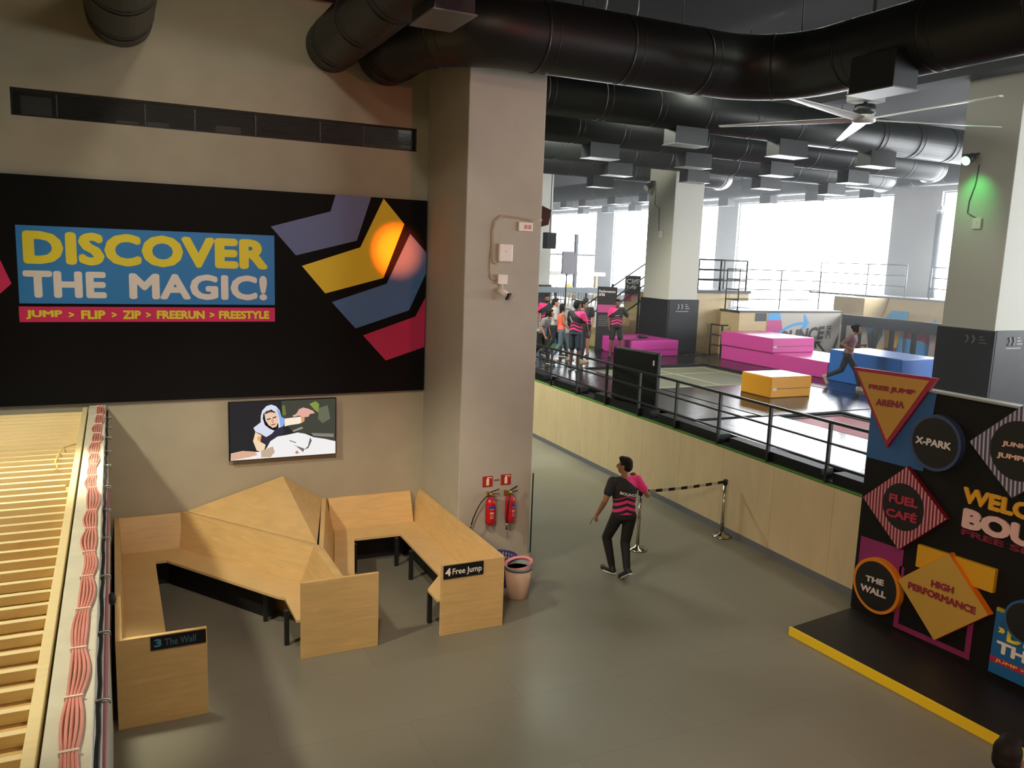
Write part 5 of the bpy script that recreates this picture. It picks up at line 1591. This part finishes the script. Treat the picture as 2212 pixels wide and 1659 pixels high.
def person(label, x, y, z, rz, pose=None, sc=1.0, skin='#8d5f45', hair='#120f0e', shirt=None, shirt_name='shirt', pants='#16171a', pant_len=1.0, shoe='#1a1a1c', sole='#d8d2c8',
           female=False, hairstyle='short', beard=False, cap=False, sleeve=0.62, voxel=0.010, text=None, group='people on the arena deck', tank=False, barefoot=False):
    q = dict(STAND)
    q.update(pose or {})
    J = {k: Vector(v) for k, v in q.items() if isinstance(v, tuple)}
    t = thing('person', label, 'person', (x, y, z), rz, group)
    t.scale = (sc, sc, sc)
    wsh = 0.90 if female else 1.0
    for k in ('SL', 'SR', 'EL', 'ER', 'WL', 'WR'):
        J[k].x *= wsh
    # torso frame
    upv = (J['N'] - J['P']).normalized()
    right = (J['SR'] - J['SL']).normalized()
    fw = upv.cross(right).normalized()
    hipr = (J['HR'] - J['HL']).normalized()

    def torso(m, e, z0=0.0, z1=1.0, top=True):
        secs = []
        wd = (0.165, 0.16, 0.145, 0.165, 0.175, 0.165, 0.09) if not female else (0.172, 0.165, 0.128, 0.14, 0.15, 0.145, 0.08)
        dp = (0.115, 0.115, 0.10, 0.112, 0.115, 0.095, 0.06) if not female else (0.12, 0.115, 0.088, 0.108, 0.112, 0.088, 0.055)
        ts = (-0.09, 0.05, 0.30, 0.58, 0.74, 0.88, 1.0)
        for tt, w_, d_ in zip(ts, wd, dp):
            if tt < z0 - 0.001 or tt > z1 + 0.001:
                continue
            if tt < 0.5:
                c = J['P'].lerp(J['C'], tt / 0.65)
            else:
                c = J['P'].lerp(J['C'], min(tt / 0.65, 1.0)) if tt <= 0.65 else J['C'].lerp(J['N'], (tt - 0.65) / 0.35)
            rr = hipr.lerp(right, min(max(tt / 0.7, 0), 1)).normalized()
            f_ = upv.cross(rr).normalized()
            secs.append((c, rr * (w_ + e), f_ * (d_ + e)))
        loft(m, secs)

    b = MB()
    torso(b, 0.0)
    limb(b, J['N'] - upv * 0.04, J['H'] - Vector((0, 0.015, 0.05)), 0.057 if not female else 0.048, 0.052 if not female else 0.045)
    HM = Matrix.Translation(J['H']) @ Matrix.Rotation(q['yaw'], 4, 'Z') @ Matrix.Rotation(q['pitch'], 4, 'X')

    def hp(px, py, pz):
        return HM @ Vector((px, py, pz))

    def hball(m, c, rx, ry, rz_, n=16):
        mm = HM @ Matrix.Translation(c) @ Matrix.Diagonal((rx, ry, rz_, 1))
        bmesh.ops.create_uvsphere(m.bm, u_segments=n, v_segments=n // 2 + 2, radius=1, matrix=mm)

    hball(b, (0, -0.012, 0.03), 0.074, 0.092, 0.088)
    hball(b, (0, 0.028, -0.03), 0.058, 0.062, 0.088)
    hball(b, (0, 0.05, -0.092), 0.028, 0.03, 0.022)
    hball(b, (0, 0.098, -0.018), 0.012, 0.022, 0.028)
    hball(b, (0, 0.105, -0.035), 0.017, 0.014, 0.012)
    hball(b, (0, 0.083, -0.063), 0.025, 0.012, 0.009)
    hball(b, (-0.03, 0.075, 0.022), 0.026, 0.015, 0.009); hball(b, (0.03, 0.075, 0.022), 0.026, 0.015, 0.009)
    for s in (-1, 1):
        hball(b, (s * 0.076, -0.006, -0.008), 0.010, 0.02, 0.032)
    # arms and hands
    ra = (0.052, 0.040, 0.026) if not female else (0.043, 0.034, 0.022)
    for S, E_, W_, sd in (('SL', 'EL', 'WL', -1), ('SR', 'ER', 'WR', 1)):
        s_, e_, w_ = J[S], J[E_], J[W_]
        b.ball(s_, ra[0] * 1.12, ra[0] * 1.1, ra[0] * 1.1, 14)
        limb(b, s_, e_, ra[0], ra[1])
        limb(b, e_, e_.lerp(w_, 0.3), ra[1] * 0.98, ra[1] * 0.98)
        limb(b, e_.lerp(w_, 0.3), w_, ra[1] * 0.98, ra[2])
        dr = (w_ - e_).normalized()
        palmn = q.get('palm' + ('L' if sd < 0 else 'R'))
        palmn = Vector(palmn) if palmn else Vector((-sd, 0, 0))
        palmn = (palmn - dr * palmn.dot(dr)).normalized()
        sidev = dr.cross(palmn) * 1.0
        thumbdir = sidev if sidev.y >= -0.2 else -sidev
        if 'thumbup' in q:
            thumbdir = sidev if sidev.z > 0 else -sidev
        hs_ = 0.92 if female else 1.0
        pc = w_ + dr * 0.055 * hs_
        pm = Matrix.Translation(pc) @ Matrix((( *thumbdir, 0), (*palmn, 0), (*dr, 0), (0, 0, 0, 1))).transposed()
        bmesh.ops.create_uvsphere(b.bm, u_segments=12, v_segments=8, radius=1, matrix=pm @ Matrix.Diagonal((0.042 * hs_, 0.018, 0.055 * hs_, 1)))
        curl = q.get('curl' + ('L' if sd < 0 else 'R'), 0.5)
        for k, (off, ln) in enumerate(((0.030, 0.072), (0.010, 0.080), (-0.011, 0.074), (-0.031, 0.058))):
            base = w_ + dr * (0.088 * hs_) + thumbdir * off * hs_
            p = base
            ang = 0.1
            for j, fr_ in enumerate((0.45, 0.32, 0.25)):
                ang += curl * (0.9 if j else 0.6)
                dd_ = (dr * math.cos(ang) + palmn * math.sin(ang)).normalized()
                p2 = p + dd_ * ln * fr_ * hs_
                limb(b, p, p2, 0.0098 - 0.0008 * j, 0.0092 - 0.001 * j, 8)
                p = p2
        tb = w_ + dr * 0.03 + thumbdir * 0.03
        t1 = tb + (thumbdir * 0.75 + dr * 0.6 + palmn * 0.3).normalized() * 0.036
        t2 = t1 + (thumbdir * 0.25 + dr * 0.85 + palmn * 0.4).normalized() * 0.032
        limb(b, tb, t1, 0.0125, 0.0108, 8); limb(b, t1, t2, 0.0105, 0.009, 8)
    # legs and feet
    for Hh, K, A, T in (('HL', 'KL', 'AL', 'TL'), ('HR', 'KR', 'AR', 'TR')):
        h, k, a, tt = J[Hh], J[K], J[A], J[T]
        limb(b, h, k, 0.086, 0.055)
        limb(b, k, k.lerp(a, 0.35), 0.054, 0.053)
        limb(b, k.lerp(a, 0.35), a, 0.053, 0.036)
        fd = (tt - a); fd.z = 0
        heel = a - fd.normalized() * 0.045 - (a - tt).normalized() * 0.0 + (tt - a).normalized() * 0.02
        heel = a + Vector((0, 0, -0.045)) - fd.normalized() * 0.03 if abs(tt.z - a.z) < 0.11 else a - (tt - a).normalized() * 0.0 - fd.normalized() * 0.05
        limb(b, a, heel, 0.036, 0.032, 10)
        limb(b, heel, tt, 0.032, 0.024, 10)
        limb(b, a, tt, 0.034, 0.022, 10)
        limb(b, tt + Vector((0.022, 0, 0)), tt + Vector((-0.022, 0, 0)), 0.022, 0.022, 8)
        J['heel' + A] = heel
    sk = mat('skin_' + skin[1:], skin, 0.55, noise=0.05, nscale=20)
    me = remeshed(b, voxel)
    me.materials.clear(); me.materials.append(sk)
    put('body', me, t, local=True)
    # eyes
    e = MB()
    for s in (-1, 1):
        e.ball(hp(s * 0.03, 0.083, 0.004), 0.010, 0.006, 0.006, 8)
    e.build('eyes', mat('eye_dark', '#15100d', 0.3), t, local=True)
    # hair
    hm = mat('hair_' + hair[1:], hair, 0.75, spec=0.25, noise=0.3, nscale=40)
    h = MB()
    if not cap:
        hball(h, (0, -0.02, 0.045), 0.083, 0.098, 0.090)
        hball(h, (0, -0.045, 0.0), 0.080, 0.075, 0.085)
        if hairstyle == 'short':
            hball(h, (0, 0.03, 0.10), 0.062, 0.062, 0.035)
            hball(h, (0.02, 0.06, 0.095), 0.045, 0.035, 0.028)
        if hairstyle in ('long', 'pony', 'bun'):
            hball(h, (0, 0.01, 0.085), 0.075, 0.075, 0.042)
            for s in (-1, 1):
                hball(h, (s * 0.062, 0.0, 0.0), 0.024, 0.05, 0.085)
        if hairstyle == 'long':
            hball(h, (0, -0.06, -0.12), 0.075, 0.045, 0.14)
            hball(h, (0, -0.07, -0.22), 0.06, 0.035, 0.10)
        if hairstyle == 'pony':
            for k in range(5):
                hball(h, (0.0, -0.11 - 0.012 * k, 0.02 - 0.05 * k), 0.03, 0.03, 0.045)
        if hairstyle == 'bun':
            hball(h, (0, -0.12, 0.05), 0.045, 0.04, 0.045)
        me = remeshed(h, 0.010, 2, 'hair')
        # keep the face free: cut the forward lower part
        bm = bmesh.new(); bm.from_mesh(me)
        iv = HM.inverted()
        kill = []
        for v in bm.verts:
            c = iv @ v.co
            if c.y > 0.045 and c.z < 0.055 and abs(c.x) < 0.085:
                kill.append(v)
        bmesh.ops.delete(bm, geom=kill, context='VERTS')
        bm.to_mesh(me); bm.free()
        me.materials.clear(); me.materials.append(hm)
        put('hair', me, t, local=True)
    else:
        hball(h, (0, -0.03, 0.0), 0.080, 0.085, 0.075)
        me = remeshed(h, 0.012, 2, 'hair'); me.materials.clear(); me.materials.append(hm)
        bm = bmesh.new(); bm.from_mesh(me); iv = HM.inverted()
        bmesh.ops.delete(bm, geom=[v for v in bm.verts if (iv @ v.co).y > 0.03], context='VERTS'); bm.to_mesh(me); bm.free()
        put('hair', me, t, local=True)
        c = MB()
        hball(c, (0, -0.012, 0.055), 0.085, 0.103, 0.075)
        loft(c, [(hp(0, 0.06, 0.055), (HM.to_3x3() @ Vector((0.075, 0, 0))), (HM.to_3x3() @ Vector((0, 0.01, 0.008)))), (hp(0, 0.15, 0.045), (HM.to_3x3() @ Vector((0.06, 0, 0))), (HM.to_3x3() @ Vector((0, 0.008, 0.006))))])
        me = remeshed(c, 0.010, 1, 'cap'); bm = bmesh.new(); bm.from_mesh(me); iv = HM.inverted()
        bmesh.ops.delete(bm, geom=[v for v in bm.verts if (iv @ v.co).z < 0.028], context='VERTS'); bm.to_mesh(me); bm.free()
        me.materials.clear(); me.materials.append(mat('cap_black', '#161719', 0.7))
        put('cap', me, t, local=True)
    if beard:
        h = MB()
        hball(h, (0, 0.035, -0.075), 0.06, 0.062, 0.05)
        me = remeshed(h, 0.010, 1, 'beard'); bm = bmesh.new(); bm.from_mesh(me); iv = HM.inverted()
        bmesh.ops.delete(bm, geom=[v for v in bm.verts if (iv @ v.co).z > -0.055], context='VERTS'); bm.to_mesh(me); bm.free()
        me.materials.clear(); me.materials.append(hm)
        put('beard', me, t, local=True)
    # shirt
    m = MB()
    torso(m, 0.016, 0.05 if not tank else 0.05, 0.88 if tank else 1.0)
    if not tank:
        for S, E_ in (('SL', 'EL'), ('SR', 'ER')):
            limb(m, J[S], J[S].lerp(J[E_], sleeve), ra[0] + 0.020, ra[0] * (1 - 0.2 * sleeve) + 0.022)
            if sleeve > 1:
                pass
        limb(m, J['SL'], J['SR'], 0.062 if not female else 0.054, 0.062 if not female else 0.054)
    me = remeshed(m, 0.012, 4, 'shirt')
    me.materials.clear(); me.materials.append(shirt)
    so = put(shirt_name, me, t, local=True)
    if text:
        word, tl, tr, bl, tm = text
        tmesh = text_mesh(word, 0.04, 1.0, 0.0)
        xs = [v.co.x for v in tmesh.vertices]; ys_ = [v.co.y for v in tmesh.vertices]
        bv = BVHTree.FromPolygons([v.co.copy() for v in me.vertices], [tuple(p.vertices) for p in me.polygons])
        tl, tr, bl = Vector(tl), Vector(tr), Vector(bl)
        nn_ = (tr - tl).cross(tl - bl).normalized()
        for v in tmesh.vertices:
            a = (v.co.x - min(xs)) / (max(xs) - min(xs)); c_ = (v.co.y - min(ys_)) / (max(ys_) - min(ys_))
            p = bl + (tr - tl) * a + (tl - bl) * c_
            hit = bv.ray_cast(p + nn_ * 0.3, -nn_)
            v.co = (hit[0] if hit[0] else p) + nn_ * (0.003 + 0.15 * v.co.z)
        tmesh.materials.clear(); tmesh.materials.append(tm)
        put('lettering', tmesh, t, local=True)
    # trousers
    m = MB()
    torso(m, 0.010, -0.09, 0.06)
    for Hh, K, A in (('HL', 'KL', 'AL'), ('HR', 'KR', 'AR')):
        h_, k_, a_ = J[Hh], J[K], J[A]
        m.ball(h_, 0.098, 0.108, 0.10, 12)
        if pant_len >= 1:
            limb(m, h_, k_, 0.099, 0.072)
            limb(m, k_, k_.lerp(a_, 0.92), 0.072, 0.052)
        else:
            limb(m, h_, h_.lerp(k_, pant_len * 2), 0.102, 0.088)
    me = remeshed(m, 0.012, 3, 'trousers')
    me.materials.clear(); me.materials.append(mat('cloth_' + pants[1:], pants, 0.8, noise=0.08, nscale=12))
    put('trousers' if pant_len >= 1 else 'shorts', me, t, local=True)
    if not barefoot:
        for A, T in (('AL', 'TL'), ('AR', 'TR')):
            a, tt, heel = J[A], J[T], J['heel' + A]
            m = MB()
            fdir = (tt - heel).normalized()
            limb(m, heel - Vector((0, 0, 0.0)), tt + fdir * 0.03, 0.044, 0.036, 12)
            limb(m, heel, a + Vector((0, 0, 0.01)), 0.044, 0.046, 12)
            sv = fdir.cross(Vector((0, 0, 1))).normalized()
            limb(m, tt + sv * 0.018, tt - sv * 0.018, 0.034, 0.034, 10)
            me = remeshed(m, 0.009, 2, 'shoe')
            me.materials.clear(); me.materials.append(mat('shoe_' + shoe[1:], shoe, 0.6))
            s_o = put('shoe', me, t, local=True)
            sv2 = sv
            dn = fdir.cross(sv2).normalized()
            if dn.z > 0: dn = -dn
            m = MB()
            secs = []
            for f_, w_ in ((-0.035, 0.032), (0.02, 0.042), (0.10, 0.044), (0.18, 0.05), (0.215, 0.042), (0.235, 0.022)):
                secs.append((heel + fdir * f_ + dn * 0.036, sv2 * w_, dn * 0.012))
            loft(m, secs, 12)
            m.build('sole', mat('sole_' + sole[1:], sole, 0.6), s_o, local=True)
    return t


m_staff = shirt_mat('staff_shirt', '#17181b', '#dc2f78')
m_cr = mat('shirt_text', '#e6e2da', 0.6)
# the walking staff member in the passage
WK = dict(P=(0, 0.02, 0.90), C=(0, 0.05, 1.25), N=(0, 0.05, 1.435), H=(-0.01, 0.075, 1.60), SL=(-0.185, 0.04, 1.39), SR=(0.185, 0.05, 1.40), EL=(-0.30, -0.02, 1.125), WL=(-0.36, 0.10, 0.90),
          ER=(0.335, 0.02, 1.185), WR=(0.235, 0.18, 1.36), HL=(-0.09, 0.02, 0.89), HR=(0.09, 0.01, 0.89), KL=(-0.17, 0.20, 0.52), AL=(-0.09, 0.13, 0.10), TL=(-0.15, 0.31, 0.028),
          KR=(0.06, 0.06, 0.48), AR=(0.015, -0.20, 0.17), TR=(-0.01, -0.05, 0.035), yaw=0.95, pitch=0.05, curlL=0.9, curlR=0.8, palmR=(-0.6, 0.4, 0.6))
wm_ = person('man walking away past the belt post in a black and pink staff shirt', 6.33, 9.25, 0.0, math.radians(-14), WK, 1.0, '#8f6248', shirt=m_staff, shirt_name='staff_shirt', pants='#121214', voxel=0.0075, sleeve=0.56,
             text=('BOUNCE', (-0.10, -0.2, 1.272), (0.155, -0.2, 1.215), (-0.105, -0.2, 1.232), m_cr), group='staff in black and pink shirts')
wr_ = Vector((-0.36, 0.10, 0.90)); pn = MB().tube([Vector((-0.405, 0.16, 0.83)), Vector((-0.45, 0.14, 0.74))], 0.005, 6)
M_ = Matrix.Translation((6.33, 9.25, 0)) @ Matrix.Rotation(math.radians(-14), 4, 'Z')
for v in pn.bm.verts:
    v.co = M_ @ v.co
tag(pn.build('pen', mat('pen_grey', '#4a463c', 0.4)), 'thin pen held in the walking man\'s left hand', 'pen')

# group on the deck
R = math.radians
WALK = dict(KL=(-0.10, 0.16, 0.50), AL=(-0.10, 0.24, 0.09), TL=(-0.11, 0.41, 0.04), KR=(0.10, -0.02, 0.49), AR=(0.10, -0.26, 0.13), TR=(0.10, -0.11, 0.03), EL=(-0.22, -0.10, 1.14), WL=(-0.22, -0.02, 0.91), ER=(0.22, 0.06, 1.13), WR=(0.2, 0.24, 0.96), P=(0, 0, 0.91), HL=(-0.09, 0, 0.89), HR=(0.09, 0, 0.89))
g1 = dict(WALK); g1.update(C=(0, 0.12, 1.20), N=(0, 0.22, 1.36), H=(0, 0.30, 1.49), SL=(-0.17, 0.19, 1.31), SR=(0.17, 0.19, 1.31), EL=(-0.25, 0.12, 1.05), WL=(-0.24, 0.2, 0.83), ER=(0.24, 0.16, 1.05), WR=(0.22, 0.26, 0.83), yaw=0.3)
person('girl in a striped tee and black trousers leaning forward by the pillar edge', 10.42, 19.72, D, R(-148), g1, 0.93, '#a5735a', shirt=hstripe_mat('tee_stripe', '#2c2426', '#cfc4c4', 0.042), pants='#151517', female=True, hairstyle='pony')
person('bearded staff man with pink shoulder standing at the back of the group', 11.85, 22.1, D, R(-208), {}, 1.02, '#7c523c', shirt=m_staff, shirt_name='staff_shirt', pants='#16171a', beard=True, group='staff in black and pink shirts')
person('man in a pale grey long sleeved top looking right', 11.55, 21.05, D, R(-122), dict(WALK), 0.985, '#b98768', shirt=mat('top_grey', '#b5aeaa', 0.8), pants='#1b1c20', sleeve=0.98)
person('woman in a coral tank top and ripped jeans walking right', 11.35, 20.25, D, R(-112), dict(WALK), 0.93, '#a87556', shirt=mat('tank_coral', '#f0604a', 0.8), pants='#55636f', female=True, hairstyle='long', tank=True, shoe='#c9c5be')
person('man in a plain dark tee half hidden behind the pink shouldered man', 11.72, 19.75, D, R(-95), dict(yaw=-0.3), 1.0, '#a5735a', shirt=mat('tee_dark', '#26272b', 0.8), pants='#1b1c20', shoe='#b59a7c')
g6 = dict(ER=(0.26, 0.05, 1.13), WR=(0.25, 0.17, 0.92), EL=(-0.25, 0.04, 1.13), WL=(-0.23, 0.2, 0.95), yaw=-0.35)
person('staff man with pink right sleeve and denim shorts, back to the railing', 10.78, 18.45, D, R(-62), g6, 1.045, '#5b3a2a', shirt=m_staff, shirt_name='staff_shirt', pants='#2b3444', pant_len=0.42, text=('BOUNCE', (-0.12, -0.2, 1.33), (-0.02, -0.2, 1.20), (-0.15, -0.2, 1.31), m_cr), group='staff in black and pink shirts')
g7 = dict(ER=(0.24, 0.12, 1.20), WR=(0.03, 0.30, 1.20), palmR=(0, -1, 0), yaw=0.35)
person('staff man in a black cap pointing across the group', 12.55, 20.95, D, R(-232), g7, 1.0, '#9d6b50', shirt=m_staff, shirt_name='staff_shirt', pants='#16171a', pant_len=0.36, cap=True, text=('BOUNCE', (0.13, 0.2, 1.31), (0.03, 0.2, 1.36), (0.13, 0.2, 1.285), m_cr), group='staff in black and pink shirts')
g8 = dict(EL=(-0.36, -0.05, 1.17), WL=(-0.19, 0.07, 1.0), ER=(0.24, 0.0, 1.13), WR=(0.22, 0.05, 0.89), palmL=(0.8, -0.3, 0), curlL=0.3, yaw=-0.1, KL=(-0.14, 0.03, 0.49), AL=(-0.18, -0.01, 0.085), TL=(-0.22, 0.15, 0.028), KR=(0.13, 0.03, 0.49), AR=(0.15, -0.01, 0.085), TR=(0.18, 0.15, 0.028))
person('staff man in black shorts with a hand on his hip beside the magenta block', 13.42, 20.60, D, R(-206), g8, 1.0, '#6b4634', shirt=m_staff, shirt_name='staff_shirt', pants='#151517', pant_len=0.40, text=('BOUNCE', (0.06, 0.2, 1.245), (-0.06, 0.2, 1.275), (0.06, 0.2, 1.225), m_cr), group='staff in black and pink shirts')
# the runner
RN = dict(P=(0, 0, 0.90), C=(0, 0.06, 1.24), N=(0, 0.10, 1.41), H=(0, 0.16, 1.555), SL=(-0.17, 0.12, 1.36), SR=(0.17, 0.06, 1.36), ER=(0.22, -0.18, 1.17), WR=(0.20, 0.03, 1.06), EL=(-0.22, 0.14, 1.12), WL=(-0.17, 0.34, 1.14),
          HL=(-0.085, 0, 0.88), HR=(0.085, 0, 0.88), KL=(-0.08, -0.12, 0.47), AL=(-0.08, -0.47, 0.28), TL=(-0.08, -0.44, 0.11), KR=(0.08, 0.24, 0.50), AR=(0.08, 0.34, 0.085), TR=(0.08, 0.51, 0.035), curlL=0.9, curlR=0.9)
person('woman running past the blue foam block in a mauve tee', 15.85, 14.15, D, R(-138), RN, 0.93, '#a3765c', shirt=mat('tee_mauve', '#8f6a70', 0.8), pants='#20262f', female=True, hairstyle='bun', shoe='#c9b8a4', sole='#d8cdb8')
# visitor whose head reaches into the lower right corner
person('person with black hair at the bottom right corner, mostly out of frame', 4.78, 2.74, 0.0, R(30), dict(yaw=-1.7), 0.975, '#7c523c', shirt=mat('tee_dark', '#26272b', 0.8), pants='#1b1c20', group='people in the entrance hall')


# ================================================================ GLARE: scatter volumes added to imitate lens glare in the arena
GLARE_BOXES = ((9.5, 19.0, 0.0030, 'thin scatter volume imitating lens glare over the front of the arena'), (19.001, 27.3, 0.0105, 'denser scatter volume imitating lens glare before the big windows of the arena'))
for HX0, HX1, HZD, HLAB in GLARE_BOXES:
  hz = bpy.data.materials.new('glare_scatter')
  hz.use_nodes = True
  nt = hz.node_tree
  nt.nodes.clear()
  o_ = nt.nodes.new('ShaderNodeOutputMaterial'); vs_ = nt.nodes.new('ShaderNodeVolumeScatter')
  vs_.inputs['Color'].default_value = (0.95, 0.97, 1.0, 1)
  vs_.inputs['Density'].default_value = HZD
  vs_.inputs['Anisotropy'].default_value = 0.3
  nt.links.new(vs_.outputs[0], o_.inputs['Volume'])
  h_ = MB().box(HX0, HX1, -4.0, 54.0, 1.62, 9.1).build('glare_veil', hz)
  tag(h_, HLAB, 'glare_veil', kind='stuff')
